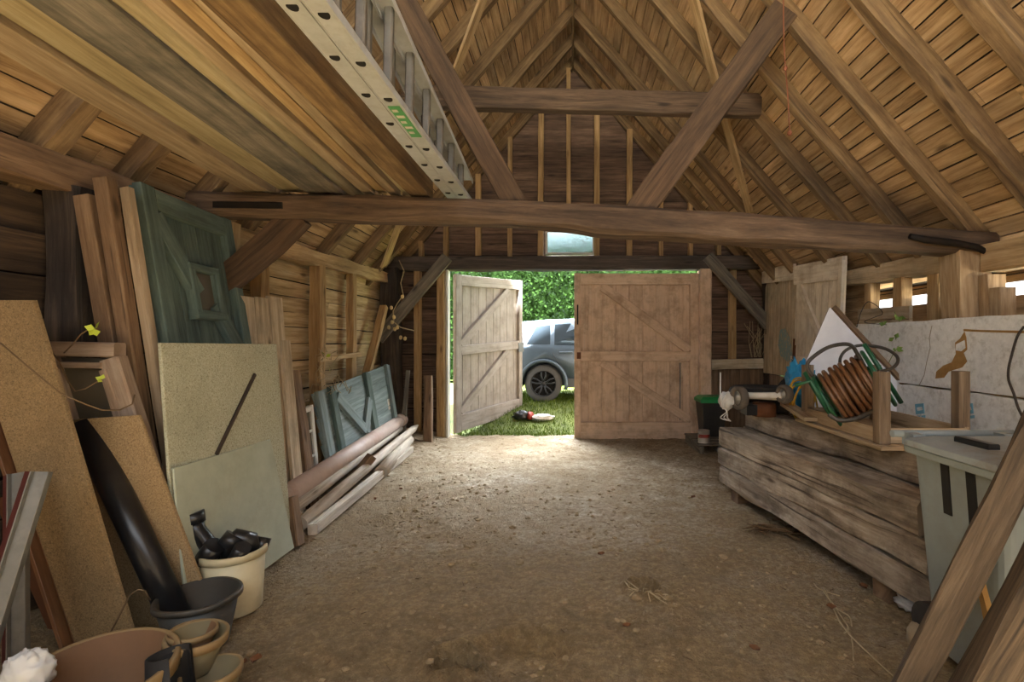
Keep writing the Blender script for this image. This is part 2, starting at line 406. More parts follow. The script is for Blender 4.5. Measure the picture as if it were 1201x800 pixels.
# ---- earth floor
def floor_z(x, y):
    z = .02*noise.noise((x*1.3, y*1.3, 0))+.016*noise.noise((x*4.5, y*4.5, 2))+.009*noise.noise((x*13, y*13, 4))+.004*noise.noise((x*31, y*31, 6))
    if y > 4.5: z += .13*min(1, max(0, (-1.75-x)/.7))*min(1, (y-4.5)/2.2)
    for hx, hy, r, dp in ((-.545, 2.25, .085, .3), (-.47, 2.21, .06, .26), (-.25, 2.3, .2, .06), (.41, 2.9, .085, .2), (1.2, 3.2, .3, .02)):
        q = math.hypot((x-hx)*.85, y-hy)/r
        q += .22*noise.noise((x*14, y*14, 7))
        if q < 1.6: z += -dp*max(0, 1-q**4)+min(.03, dp*.2)*math.exp(-((q-1.15)/.25)**2)
    return z
mb = MB()
xs = [XL-.2+.5*0]; xs = []
x = XL-.25
while x < XR+.25: xs.append(x); x += .026
ys = []; y = YF-.4
while y < YB+.16:
    ys.append(y); y += .2 if y < 1.3 else (.02 if y < 4 else .03)
for yy in ys:
    for xx in xs: mb.v.append(V((xx, yy, floor_z(xx, yy))))
nx = len(xs)
for j in range(len(ys)-1):
    for i in range(nx-1): mb.face([j*nx+i, j*nx+i+1, (j+1)*nx+i+1, (j+1)*nx+i], None, 0, True)
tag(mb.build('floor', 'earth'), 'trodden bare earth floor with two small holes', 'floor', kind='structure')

# ---- roof boarding
def slope_pt(side, q, y, lift=0.0):
    """q metres down the slope from the ridge"""
    cs = 1/math.sqrt(1+SL*SL); sn = SL*cs
    return V((side*(q*cs+lift*sn), y, ZR+.19-q*sn+lift*cs))
for side, nm in ((-1, 'left'), (1, 'right')):
    mb = MB(); q = .02; end = 4.95  # roof stops short of the front, shaped to let sun onto the floor
    while q < end:
        w = R.uniform(.118, .142); y = -1.05
        while y < YB+.15:
            y2 = min(y+R.uniform(2.2, 4.4), YB+.2); lf = R.uniform(0, .008); g = R.uniform(.003, .009)
            mb.beam(slope_pt(side, q+w/2, y+.004, lf+.009), slope_pt(side, q+w/2, y2, lf+.009), w-g-.004, .018, up=slope_pt(side, 0, 0, 1)-slope_pt(side, 0, 0), ch=.04)
            y = y2
        q += w
    mb.slab([slope_pt(side, -.07, -1.05, .04), slope_pt(side, -.07, YB+.35, .04), slope_pt(side, end+.2, YB+.35, .04), slope_pt(side, end+.2, -1.05, .04)], .03, m=1)
    tag(mb.build('ceiling', ['boards', 'dark_backing']), 'boarded %s slope of the open roof' % nm, 'ceiling', kind='structure')
RY = [7.52, 6.95, 6.33, 5.5, 4.76, 4.2, 3.62, 3.06, 2.55, 2.02, 1.45, .85, .25, -.45]
for side, nm, q1 in ((-1, 'left', 4.72), (1, 'right', 4.84)):
    for i, yy in enumerate(RY):
        mb = MB(); up = slope_pt(side, 0, 0, 1)-slope_pt(side, 0, 0); j = .012 if yy < 3.3 else .006
        tilt = R.uniform(-.015, .015)
        a, b = slope_pt(side, .03, yy+.045, -.06), slope_pt(side, q1, yy+.045+tilt, -.06)
        w = .1 if yy < 3.3 else .075
        mb.beam(a, b, w, .125, up=up, j=j, ch=.06)
        if i < 12:
            o = mb.build('rafter', 'rafter')
            tag(o, 'sawn rafter of the %s roof slope, the %s one counted from the back gable' % (nm, ORD[i]), 'rafter', 'rafters of the %s roof slope' % nm, 'structure')
        else: tag(mb.build("rafter", "rafter"), "sawn rafter of the roof near the barn front", 'rafter', 'rafters near the barn front', 'structure')
mb = MB(); mb.beam((0, -1.05, ZR+.06), (0, YB+.05, ZR+.06), .03, .17, j=.004)
tag(mb.build('ridge_board', 'rafter'), 'thin ridge board running along the roof apex', 'ridge board', kind='structure')

# ---- main timbers
mb = MB(); Z = [(-2.78, 2.465), (-1.6, 2.43), (-.44, 2.395), (.17, 2.35), (1.2, 2.285), (2.0, 2.23), (3.06, 2.165)]
def beamchain(pts, w, hs, up, j, seed):
    """one bent timber: rings along a chain of points"""
    mb = MB(); rr = random.Random(seed); b0 = 0; acc = 0; n = 0; off = [rr.uniform(0, 40) for _ in range(8)]
    P_ = []
    for i in range(len(pts)-1):
        for k in range(6):
            t = k/6; P_.append((V(pts[i]).lerp(V(pts[i+1]), t), hs[i]+(hs[i+1]-hs[i])*t))
    P_.append((V(pts[-1]), hs[-1])); a = (V(pts[-1])-V(pts[0])).normalized(); sd = a.cross(V(up)).normalized(); u = sd.cross(a)
    for i, (p, h) in enumerate(P_):
        c = .03; q = [(-w/2+c, -h/2), (w/2-c, -h/2), (w/2, -h/2+c), (w/2, h/2-c), (w/2-c, h/2), (-w/2+c, h/2), (-w/2, h/2-c), (-w/2, -h/2+c)]
        for k, (x, y) in enumerate(q):
            mb.v.append(p+sd*(x+j*noise.noise((off[k], i*.35, 0)))+u*(y+j*noise.noise((off[k]+7, i*.35, 2))))
    L = 0; per = [0]
    for k in range(8):
        x0, y0 = q[k]; x1, y1 = q[(k+1) % 8]; per.append(per[-1]+math.hypot(x1-x0, y1-y0))
    for i in range(len(P_)-1):
        l = (P_[i+1][0]-P_[i][0]).length
        for k in range(8):
            k2 = (k+1) % 8; mb.face([i*8+k, i*8+k2, i*8+8+k2, i*8+8+k], [(L, per[k]), (L, per[k+1]), (L+l, per[k+1]), (L+l, per[k])])
        L += l
    mb.face(list(range(8)), [(.02*k, .02) for k in range(8)]); e = (len(P_)-1)*8; mb.face(list(range(e, e+8)), [(.02*k, .02) for k in range(8)])
    return mb
t = thing('tie_beam', 'thick hewn tie beam spanning the barn under the stored timber and ladder', 'beam', (0, 3.65, 2.3), kind='structure')
beamchain([(x, 3.65, z) for x, z in Z], .2, [.18, .18, .17, .21, .21, .2, .16], (0, 0, 1), .02, 3).build('timber', 'tie', t)
m2 = MB(); m2.beam(P(250, 240, 3.54), P(331, 241, 3.54), .012, .045, up=(0, 0, 1), m=0); tag(m2.build('iron_strap', 'iron', t), 'rusty iron strap on the left end')
m2 = MB(); m2.tube([P(1067, 277, 3.53), P(1085, 281, 3.52), P(1120, 285, 3.52), P(1145, 290, 3.52), P(1161, 298, 3.52)], [.02, .026, .026, .026, .018], 8); tag(m2.build('iron_strap', 'iron', t), 'curved iron strap on the right end')
tag(beamchain([(x, .6, z) for x, z in ((-2.8, 2.46), (0, 2.38), (3.06, 2.2))], .2, [.18, .2, .18], (0, 0, 1), .02, 9).build('tie_beam', 'tie'), 'hewn tie beam near the barn front', 'beam', kind='structure')
mb = MB(); mb.beam((-1.62, 4.71, 3.79), (1.78, 4.71, 3.70), .1, .205, j=.012)
tag(mb.build('collar_beam', 'tie'), 'horizontal collar beam high between the two roof slopes', 'beam', kind='structure')
mb = MB(); mb.beam((-.40, 3.66, 2.42), (-1.33, 3.66, 4.12), .1, .175, up=(1, 0, 0), j=.008); tag(mb.build('raking_strut', 'strut'), 'dark raking strut beside the ladder, rising left from the tie beam', 'strut', kind='structure')
mb = MB(); mb.beam((.47, 3.66, 2.4), (1.56, 3.66, 3.9), .1, .2, up=(1, 0, 0), j=.008); tag(mb.build('raking_strut', 'strut'), 'dark raking strut rising right from the tie beam, twine hanging beside it', 'strut', kind='structure')
def onroof(px, py, off=.02):
    # point under the rafters seen at a pixel
    k = (px-CX)/F; q = (CY-py)/F; Y = (ZR-off*1.5-EZ)/(q+SL*abs(k)); return P(px, py, Y)
for a, b, lab, side in (((811, -8), (880, 252), 'pale diagonal batten nailed under the right roof slope', 1), ((569, -8), (450, 312), 'pale diagonal batten nailed under the left roof slope', -1)):
    mb = MB(); mb.beam(onroof(*a), onroof(*b), .12, .028, up=slope_pt(side, 0, 0, 1)-slope_pt(side, 0, 0), j=.004)
    tag(mb.build('wind_brace', 'pale'), lab, 'roof brace', kind='structure')
mb = MB(); mb.beam((-2.81, YF, 2.39), (-2.81, 3.55, 2.36), .2, .185, j=.02); tag(mb.build('wall_plate', 'oldwood'), 'knotty wall plate over the dark near left wall', 'wall plate', kind='structure')
mb = MB(); mb.beam((-2.81, 3.75, 2.32), (-2.81, 7.5, 2.42), .16, .15, j=.02); tag(mb.build('wall_plate', 'pale'), 'bright wall plate over the left wall beyond the tie beam', 'wall plate', kind='structure')
mb = MB(); mb.beam((3.02, YF, 2.03), (3.02, 3.55, 2.05), .2, .19, j=.015); tag(mb.build('wall_plate', 'pale'), 'pale wall plate right of the tie beam end', 'wall plate', kind='structure')
mb = MB(); mb.beam((3.05, 3.75, 2.09), (3.05, 7.5, 2.25), .16, .17, j=.015); tag(mb.build('wall_plate', 'weath'), 'pale wall plate over the right wall beyond the tie beam', 'wall plate', kind='structure')
mb = MB(); mb.beam((-2.95, 7.5, 2.64), (3.1, 7.5, 2.66), .2, .205, j=.012); tag(mb.build('lintel_beam', 'lintel'), 'dark lintel beam over the big barn doors', 'beam', kind='structure')

# ---- posts and braces
mb = MB(); mb.beam((-2.7, 7.42, -.05), (-2.74, 7.42, 2.56), .26, .24, up=(0, 1, 0), j=.03); tag(mb.build('corner_post', 'darkpost'), 'blackened corner post at the back left', 'post', kind='structure')
mb = MB(); mb.beam((2.98, 7.42, -.05), (2.98, 7.42, 2.56), .2, .2, up=(0, 1, 0), j=.02); tag(mb.build('corner_post', 'darkpost'), 'corner post at the back right beside the old boards', 'post', kind='structure')
mb = MB(); mb.beam((-2.76, 2.78, -.05), (-2.78, 2.76, 2.3), .2, .18, up=(0, 1, 0), j=.02); tag(mb.build('wall_post', 'darkpost'), 'crooked dark post on the near left wall', 'post', kind='structure')
mb = MB(); mb.beam((-2.69, 3.84, -.05), (-2.69, 3.84, 2.38), .15, .12, up=(0, 1, 0), j=.008); tag(mb.build('wall_post', 'pale'), 'narrow post under the left end of the tie beam', 'post', kind='structure')
mb = MB(); mb.beam((2.925, 3.66, -.05), (2.90, 3.66, 2.12), .19, .2, up=(0, 1, 0), j=.014, w1=.25); tag(mb.build('wall_post', 'wallright'), 'flared post carrying the right end of the tie beam', 'post', kind='structure')
mb = MB(); mb.beam((-2.66, 3.66, 1.84), (-2.02, 3.66, 2.4), .09, .2, up=(-1, 0, 1), j=.004, bow=(.015, 0, -.015)); tag(mb.build('knee_brace', 'strut'), 'short knee brace under the left end of the tie beam', 'brace', kind='structure')
mb = MB(); mb.beam((-2.86, 7.25, 1.5), (-1.86, 7.33, 2.72), .07, .17, up=(1, 0, -1), j=.006); tag(mb.build('diagonal_brace', 'greybrace'), 'grey diagonal brace left of the barn doors', 'brace', kind='structure')
mb = MB(); mb.beam((2.0, 7.38, 2.74), (3.02, 7.38, 1.6), .07, .17, up=(1, 0, 1), j=.006); tag(mb.build('diagonal_brace', 'greybrace'), 'grey diagonal brace right of the barn doors', 'brace', kind='structure')

# ---- walls of lapped boards
def lap(mb, p0, p1, z0, z1, out, holes=(), step=.165, clip=None, gap=0.0):
    """lapped boards between two plan points; out = plan unit vector pointing outdoors"""
    p0, p1 = V((p0[0], p0[1], 0)), V((p1[0], p1[1], 0)); L = (p1-p0).length; a = (p1-p0)/L; out = V((out[0], out[1], 0))
    z = z0
    while z < z1-.02:
        st = step*R.uniform(.88, 1.12); zt = min(z+st, z1); segs = [(0, L)]
        if clip: segs = clip(z+st*.5, L)
        for h0, h1, hz0, hz1 in holes:
            if zt > hz0+.02 and z < hz1-.02:
                ns = []
                for s0, s1 in segs:
                    if h1 <= s0 or h0 >= s1: ns.append((s0, s1)); continue
                    if h0 > s0: ns.append((s0, h0))
                    if h1 < s1: ns.append((h1, s1))
                segs = ns
        for s0, s1 in segs:
            s = s0
            while s < s1-.01:
                e = min(s1, s+R.uniform(1.6, 3.6)); e = s1 if s1-e < .4 else e
                dz = R.uniform(-.006, .006)
                A = p0+a*s+out*.02; B = p0+a*e+out*.02
                mb.beam(A+out*.055+V((0, 0, (z+zt)/2)), B+out*.055+V((0, 0, (z+zt)/2)), .01, zt-z-gap*3, m=1)  # dark strip added behind each board to block daylight in the gaps
                mb.beam(A+V((0, 0, (z+zt)/2+dz)), B+V((0, 0, (z+zt)/2+dz+R.uniform(-.004, .004))), .022, (zt-z)-.010-gap, up=V((0, 0, 1))+out*-.2, j=.004, ch=.05, seg=max(1, int((e-s)/.5)))
                s = e
        z = zt
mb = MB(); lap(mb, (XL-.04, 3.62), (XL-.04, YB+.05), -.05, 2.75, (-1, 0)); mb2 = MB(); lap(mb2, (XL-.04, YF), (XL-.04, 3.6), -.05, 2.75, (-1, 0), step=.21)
tag(mb2.build('wall_left', ['shadewall', 'dark_backing']), 'lapped boards of the near left wall, shade painted into their colour', 'wall', kind='structure'); tag(mb.build('wall_left', ['wall', 'dark_backing']), 'left wall of lapped boards', 'wall', kind='structure')
mb = MB(); lap(mb, (XR+.08, YF), (XR+.08, YB+.05), -.05, 1.8, (1, 0), gap=.004)
lap(mb, (XR+.08, YF), (XR+.08, 3.1), 1.93, 2.25, (1, 0)); lap(mb, (XR+.08, 5.2), (XR+.08, YB), 1.8, 2.4, (1, 0)); lap(mb, (XR+.08, 3.3), (XR+.08, 5.3), 1.86, 1.97, (1, 0), step=.09, gap=.03)
tag(mb.build('wall_right', ['wallright', 'dark_backing']), 'right wall of lapped boards with daylight gaps', 'wall', kind='structure')
def gable(z, L):
    if z < 2.3: return [(0, L)]
    h = max(0, (ZR+.2-z)/SL); c = -XL+.1
    return [(max(0, c-h), min(L, c+h))] if h > .05 else []
mb = MB(); X0 = XL-.1
lap(mb, (X0, YB+.02), (XR+.12, YB+.02), -.03, 5.7, (0, 1), holes=((-1.98-X0, 1.98-X0, -1, 2.56), (-.42-X0, .33-X0, 2.8, 3.18)), clip=gable)
tag(mb.build('wall_back', ['wallback', 'dark_backing']), 'back gable wall of dark lapped boards', 'wall', kind='structure')
mb = MB(); lap(mb, (X0, YF-.05), (XR+.12, YF-.05), 0, 2.1, (0, -1), step=.25)  # unseen wall, kept low for the sun and closed against yard light
tag(mb.build('wall_front', ['wallright', 'dark_backing']), 'unseen low front wall added to close the bay left roofless for sunlight', 'wall', kind='structure')

# ---- studs
n = 0
for px in (494, 523, 561, 598, 634, 667, 700, 738, 775, 810, 843):
    x = (px-CX)*7.55/F; top = ZR+.06-SL*abs(x)
    w = .085 if px in (561, 634, 700, 738) else .065
    if top < 2.85: continue
    mb = MB(); lo = 2.72
    if px == 667: lo = 3.2
    mb.beam((x, 7.565, lo), (x+R.uniform(-.01, .01), 7.565, top), w, .09, up=(0, 1, 0), j=.004)
    tag(mb.build('gable_stud', 'stud'), 'upright stud of the back gable above the lintel, number %s from the left' % ORD[n], 'stud', 'studs of the back gable', 'structure'); n += 1
for px, z1, lab in ((489, 2.56, 'upright stud on the back wall left of the barn doors'), (860, 2.56, 'upright stud on the back wall right of the barn doors')):
    x = (px-CX)*7.5/F; mb = MB(); mb.beam((x, 7.55, .0 if px < 600 else 1.1), (x, 7.55, z1), .1, .1, up=(0, 1, 0), j=.006); tag(mb.build('wall_stud', 'stud'), lab, 'stud', kind='structure')
for x, w, lab in ((-1.985, .12, 'left door post with a white edge strip'), (1.995, .17, 'right door post beside the closed door')):
    mb = MB(); mb.beam((x, 7.5, -.05), (x, 7.5, 2.56), w, .2, up=(0, 1, 0), j=.004); tag(mb.build('door_post', 'door' if x > 0 else 'stud'), lab, 'door post', kind='structure')
mb = MB(); mb.beam((-1.895, 7.5, 0), (-1.895, 7.5, 2.55), .03, .14, up=(0, 1, 0)); tag(mb.build('trim_1', 'whitewood'), 'white strip on the left door post', 'trim', kind='structure')
for k, (x, y, z0, z1, w) in enumerate(((-2.8, 4.42, 0, 2.26, .1), (-2.8, 5.42, .0, 2.3, .13), (-2.8, 6.25, .0, 2.33, .09))):
    mb = MB(); mb.beam((x, y, z0), (x, y, z1), w, .12, up=(1, 0, 0) if 0 else (0, 1, 0), j=.012)
    tag(mb.build('wall_stud', 'stud'), 'stud of the left wall, the %s one beyond the planked panel' % ORD[k], 'stud', 'studs of the left wall', 'structure')
mb = MB(); mb.beam((-2.73, 6.45, .88), (-2.72, 7.12, 1.97), .1, .08, up=(0, 1, 0), j=.006); tag(mb.build('leaning_stud', 'stud'), 'slanting stud at the left wall near the blackened corner post', 'stud', kind='structure')
mb = MB(); mb.beam((-2.72, 5.3, 1.27), (-2.72, 6.32, 1.3), .03, .055, j=.002); tag(mb.build('noggin_batten', 'pale'), 'short level batten nailed across two left wall studs', 'batten', kind='structure')
for k, (px, w) in enumerate(((1017, .11), (1052, .13), (1093, .12))):
    y = F*2.98/(px-CX); mb = MB(); mb.beam((3.03, y, 1.3), (3.03, y, 2.05), .1, w, up=(0, 1, 0), j=.012)
    tag(mb.build('wall_stud', 'pale'), 'pale stud in the daylight gap of the right wall, the %s from the cream door' % ORD[k], 'stud', 'studs of the right wall', 'structure')
for px0, z0, z1, lab in ((1160, 1.35, 1.93, 'stubby stud right of the flared post'), (1172, 1.35, 1.83, 'shorter stub of wood beside the stubby right stud')):
    y = F*2.93/(px0-CX)+.02; mb = MB(); mb.beam((2.97, y, z0), (2.97, y, z1), .12, .09, up=(0, 1, 0), j=.008); tag(mb.build('wall_stud', 'wallright'), lab, 'stud', kind='structure')
mb = MB()
for k in range(2): mb.beam((2.98, 4.36, 1.6+.12*k), (2.98, 5.15, 1.62+.12*k), .03, .112, j=.004)
tag(mb.build('boarding_patch', 'weath'), 'two pale boards patched over the right wall above the insulation', 'boards', kind='structure')
mb = MB(); mb.beam((2.05, 7.5, 1.12), (3.0, 7.5, 1.14), .08, .15, j=.008); tag(mb.build('wall_rail', 'weath'), 'pale level rail on the back wall right of the doors', 'rail', kind='structure')
mb = MB()
for k in range(6): mb.beam((2.16+.155*k, 7.56, 0), (2.16+.155*k, 7.56, 1.06), .15, .02, up=(0, 1, 0))
tag(mb.build('wainscot_boards', 'oldwood'), 'upright boards below the rail right of the doors', 'boards', kind='structure')

# ---- gable window
t = thing('window_1', 'small frosted window over the barn doors', 'window', (-.045, 7.6, 2.8), kind='structure')
x0, x1, z0, z1 = -.42, .33, 2.8, 3.18
mb = MB(); f = .03
mb.beam((x0, 7.59, z0+f/2), (x1, 7.59, z0+f/2), .08, f); mb.beam((x0, 7.59, z1-f/2), (x1, 7.59, z1-f/2), .08, f)
mb.beam((x0+f/2, 7.59, z0+f), (x0+f/2, 7.59, z1-f), f, .08, up=(0, 1, 0)); mb.beam((x1-f/2, 7.59, z0+f), (x1-f/2, 7.59, z1-f), f, .08, up=(0, 1, 0))
tag(mb.build('window_frame', 'whitewood', t)); mb = MB(); mb.slab([(x0+f, 7.6, z0+f), (x1-f, 7.6, z0+f), (x1-f, 7.6, z1-f), (x0+f, 7.6, z1-f)], .006); mb.build('pane', 'frost', t)

# ---- the two big ledged doors (built flat in x,z then set)
def barn_door(name, label, w, h, mat, flip, place):
    t = thing(name, label, 'door', place((0 if not flip else w, 0, 0)), kind='structure')
    T = lambda x, y, z: place(((w-x) if flip else x, y, z))     # x from the hinge, y towards the viewer
    mb = MB(); n = 9; bw = (w-.02)/n
    for k in range(n):
        mb.beam(T(.01+bw*(k+.5), 0, .02), T(.01+bw*(k+.5), 0, h-.02), bw+.001, .022, up=T(0, 1, 0)-T(0, 0, 0), ch=.38)
    mb.build('boarding', mat, t)
    def rail(a, b, ww, nm, lift=.042):
        mb = MB(); mb.beam(T(a[0], lift, a[1]), T(b[0], lift, b[1]), .062, ww, up=(T(b[0], lift, b[1])-T(a[0], lift, a[1])).cross(T(0, 1, 0)-T(0, 0, 0)), ch=.1); return mb.build(nm, mat, t)
    rail((.06, 0), (.06, h), .13, 'stile'); rail((w-.05, 0), (w-.05, h), .1, 'stile')
    rail((.12, h-.09), (w-.1, h-.09), .17, 'rail'); rail((.12, 1.27), (w-.1, 1.27), .15, 'rail'); rail((.12, .14), (w-.1, .14), .26, 'rail')
    rail((.13, 1.36), (w-.42, h-.2), .13, 'brace', .036); rail((.13, .3), (w-.42, 1.18), .13, 'brace', .036)
    return t, T
tR, T = barn_door('door_1', 'closed right barn door of tan painted boards with two diagonal braces', 1.88, 2.53, 'door', True, lambda p: V((.02+p[0], 7.56-p[1], -.025+p[2])))
mb = MB(); mb.beam(T(1.83, .066, 2.0), T(1.83, .066, 2.52), .03, .012, up=(0, 1, 0)); mb.tube([T(1.83, .07, 1.75), T(1.83, .07, 2.05)], .012, 8); mb.build('bolt', 'iron', tR)
mb = MB(); mb.beam(T(1.84, .064, 1.28), T(1.78, .064, 1.28), .02, .1); mb.build('latch', 'rust', tR)
mb = MB(); mb.tube([T(.27, .03, .3), T(.27, .03, 1.17)], .01, 8); mb.build('rod', 'galv', tR)
hL = V((-1.86, 7.66, .05)); ang = math.radians(62)
def placeL(p):
    x, y, z = p; return hL+V((math.cos(ang)*x+math.sin(ang)*y, math.sin(ang)*x-math.cos(ang)*y, z+.055*x))
tL, T = barn_door('door_2', 'open left barn door of faded grey boards swung outdoors', 1.82, 2.46, 'doorgrey', False, placeL)
mb = MB(); mb.beam(T(1.68, .075, 1.22), T(1.84, .075, 1.22), .02, .17); mb.build('lock_box', 'galv', tL)

# ================================================================ outdoors
def gz(x, y):
    t = min(1, max(0, (y-7.75)/1.7)); return .31*t*t*(3-2*t)+.02*noise.noise((x*.8, y*.8, 0))*t-.01
mb = MB(); gx = [-14+.5*i for i in range(57)]; gy = [7.68+.25*i for i in range(60)]
for y in gy:
    for x in gx: mb.v.append(V((x, y, gz(x, y))))
for j in range(len(gy)-1):
    for i in range(len(gx)-1): mb.face([j*57+i, j*57+i+1, j*57+58+i, j*57+57+i], None, 0, True)
tag(mb.build('ground', 'turf'), 'grassy ground rising behind the barn', 'ground', kind='structure')
mb = MB(); mb.slab([(-30, -30, -.4), (30, -30, -.4), (30, 7.67, -.4), (-30, 7.67, -.4)], .05); tag(mb.build('ground', 'yard'), 'pale yard around the barn', 'ground', kind='structure')
mb = MB(); rr = random.Random(3)
for _ in range(15000):
    x = rr.uniform(-1.9, .9); y = 7.72+6*rr.random()**1.7; z = gz(x, y)
    if rr.random() < .25*max(0, 1-(y-7.7)/.4): continue
    a = rr.uniform(0, 6.28); h = rr.uniform(.03, .085)*(1.25 if y > 8.6 else 1); l = V((rr.uniform(-.5, .5), rr.uniform(-.5, .5), 1))
    mb.leaf((x, y, z-.005), l, (math.cos(a), math.sin(a), 0), h, .009)
tag(mb.build('grass', 'grass'), 'short bright grass outside the open door', 'grass', kind='stuff')
mb = MB()
for _ in range(15000):
    x = rr.uniform(-4.5, 3.5); z = .3+5*rr.random(); y = 13.6+1.0*rr.random()+.5*noise.noise((x*.9, z*.9, 0))+.02*z*z
    d = V((rr.uniform(-1, 1), rr.uniform(-1, .2), rr.uniform(-1, .6))); u = d.cross(V((rr.uniform(-1, 1), rr.uniform(-1, 1), rr.uniform(-1, 1))))
    mb.leaf((x, y, z), d, u, rr.uniform(.08, .17), rr.uniform(.04, .08))
mb.slab([(-8, 15.2, 0), (8, 15.2, 0), (8, 15.4, 5), (-8, 15.4, 5)], .1)
tag(mb.build('hedge', 'hedge'), 'tall dark green hedge behind the parked car', 'hedge', kind='stuff')

# ---- parked car
cy0 = 9.48; cx0 = -1.52; cz = .30           # near flank, rear end, ground
car = thing('car', 'blue-grey estate car with black wheels parked on the grass outside the door', 'car', (cx0+2.1, cy0+.95, cz))
st = [  # x from rear, bottom, belt z, roof z, belt half width, roof half width
 (.0, .55, .98, .99, .80, .70), (.06, .38, 1.03, 1.12, .88, .66), (.25, .33, 1.07, 1.50, .93, .66), (.55, .30, 1.08, 1.575, .95, .67), (1.0, .28, 1.07, 1.61, .95, .68), (1.7, .28, 1.05, 1.635, .95, .69),
 (2.4, .28, 1.02, 1.60, .95, .68), (2.95, .28, 1.0, 1.42, .95, .66), (3.4, .30, .98, 1.04, .94, .70), (3.9, .32, .92, .95, .90, .70), (4.2, .36, .80, .82, .82, .62), (4.36, .45, .62, .63, .70, .5)]
mb = MB(); K = 14
for (x, zb, zl, zr, wb, wr) in st:
    half = [(wb-.10, zb), (wb-.02, zb+.10), (wb+.01, zb+(zl-zb)*.5), (wb, zl-.06), (wb-.045, zl), (wr+.02, zr-.05), (wr-.12, zr)]
    ring = [V((cx0+x, cy0+.96-a, cz+z)) for a, z in half]+[V((cx0+x, cy0+.96+a, cz+z)) for a, z in half[::-1]]
    mb.v += ring
for i in range(len(st)-1):
    for k in range(K): mb.face([i*K+k, i*K+(k+1) % K, i*K+K+(k+1) % K, i*K+K+k], None, 0, True)
mb.face(list(range(K))); mb.face(list(range((len(st)-1)*K, len(st)*K)))
body = mb.build('body', 'carpaint', car)
cut = []
for wx in (.95, 3.6):
    c = MB(); c.tube([(cx0+wx, cy0-.2, cz+.36), (cx0+wx, cy0+.5, cz+.36)], .41, 40); o = c.build('arch', 'carclad'); cut.append(o)
    c = MB(); c.tube([(cx0+wx, cy0+1.42, cz+.36), (cx0+wx, cy0+2.2, cz+.36)], .41, 40); o = c.build('arch', 'carclad'); cut.append(o)
for o in cut:
    md = body.modifiers.new('cut', 'BOOLEAN'); md.object = o; md.operation = 'DIFFERENCE'; md.solver = 'EXACT'
bpy.context.view_layer.update()
dg = bpy.context.evaluated_depsgraph_get(); me = bpy.data.meshes.new_from_object(body.evaluated_get(dg))
body.modifiers.clear(); body.data = me
for o in cut: bpy.data.objects.remove(o)
def flank(x, z):    # point on the near glasshouse side, x from rear, z over ground
    i = max(k for k in range(len(st)-1) if st[k][0] <= x); a, b = st[i], st[i+1]; t = (x-a[0])/(b[0]-a[0]); L = lambda q: a[q]+(b[q]-a[q])*t
    zl, zr, wb, wr = L(2), L(3)-.05, L(4)-.045, L(5)+.02; s = (z-zl)/max(.05, zr-zl); return V((cx0+x, cy0+.96-(wb+(wr-wb)*s)-.008, cz+z))
for nm, pts in (('side_window', ((.62, 1.12), (1.08, 1.12), (1.08, 1.50), (.80, 1.46))), ('side_window', ((1.16, 1.11), (1.98, 1.09), (1.98, 1.55), (1.16, 1.51))), ('side_window', ((2.06, 1.08), (2.8, 1.05), (2.5, 1.44), (2.06, 1.54))), ('rear_pillar', ((.34, 1.12), (.60, 1.12), (.77, 1.46), (.5, 1.40)))):
    mb = MB(); mb.poly([flank(*p) for p in pts], .012, (0, -1, .4)); mb.build(nm, 'carglass' if nm[0] == 's' else 'carclad', car)
mb = MB(); mb.poly([(cx0+.02, cy0+.25, cz+1.04), (cx0+.02, cy0+1.65, cz+1.04), (cx0+.2, cy0+1.55, cz+1.42), (cx0+.2, cy0+.35, cz+1.42)], .012, (-1, 0, .4)); mb.build('rear_window', 'carglass', car)
mb = MB(); mb.blob((cx0+.16, cy0+.06, cz+.93), (.15, .05, .05), 0); mb.build('tail_light', 'tail', car)
mb = MB(); mb.beam((cx0+1.26, cy0-.012, cz+.965), (cx0+1.5, cy0-.012, cz+.97), .035, .03, ch=.3); mb.build('door_handle', 'carpaint', car)
mb = MB(); mb.tube([(cx0+1.13, cy0+.04, cz+1.05), (cx0+1.15, cy0-.006, cz+.9), (cx0+1.36, cy0-.006, cz+.62), (cx0+1.42, cy0+.0, cz+.42)], .006, 6); mb.build('door_seam', 'carclad', car)
mb = MB(); mb.tube([(cx0+2.02, cy0+.04, cz+1.03), (cx0+2.02, cy0-.006, cz+.9), (cx0+2.02, cy0-.006, cz+.4)], .006, 6); mb.build('door_seam', 'carclad', car)
mb = MB(); mb.box((cx0+1.4, cy0-.015, cz+.3), (cx0+3.15, cy0+.03, cz+.46)); mb.build('side_skirt', 'carclad', car)
for wx in (.95, 3.6):
    mb = MB(); pr = [(.445*math.cos(a), .445*math.sin(a)) for a in [math.pi*(-.08+1.16*k/20) for k in range(21)]]
    mb.tube([(cx0+wx+p, cy0-.004, cz+.36+q) for p, q in pr], .035, 8); mb.build('wheel_arch', 'carpaint', car)
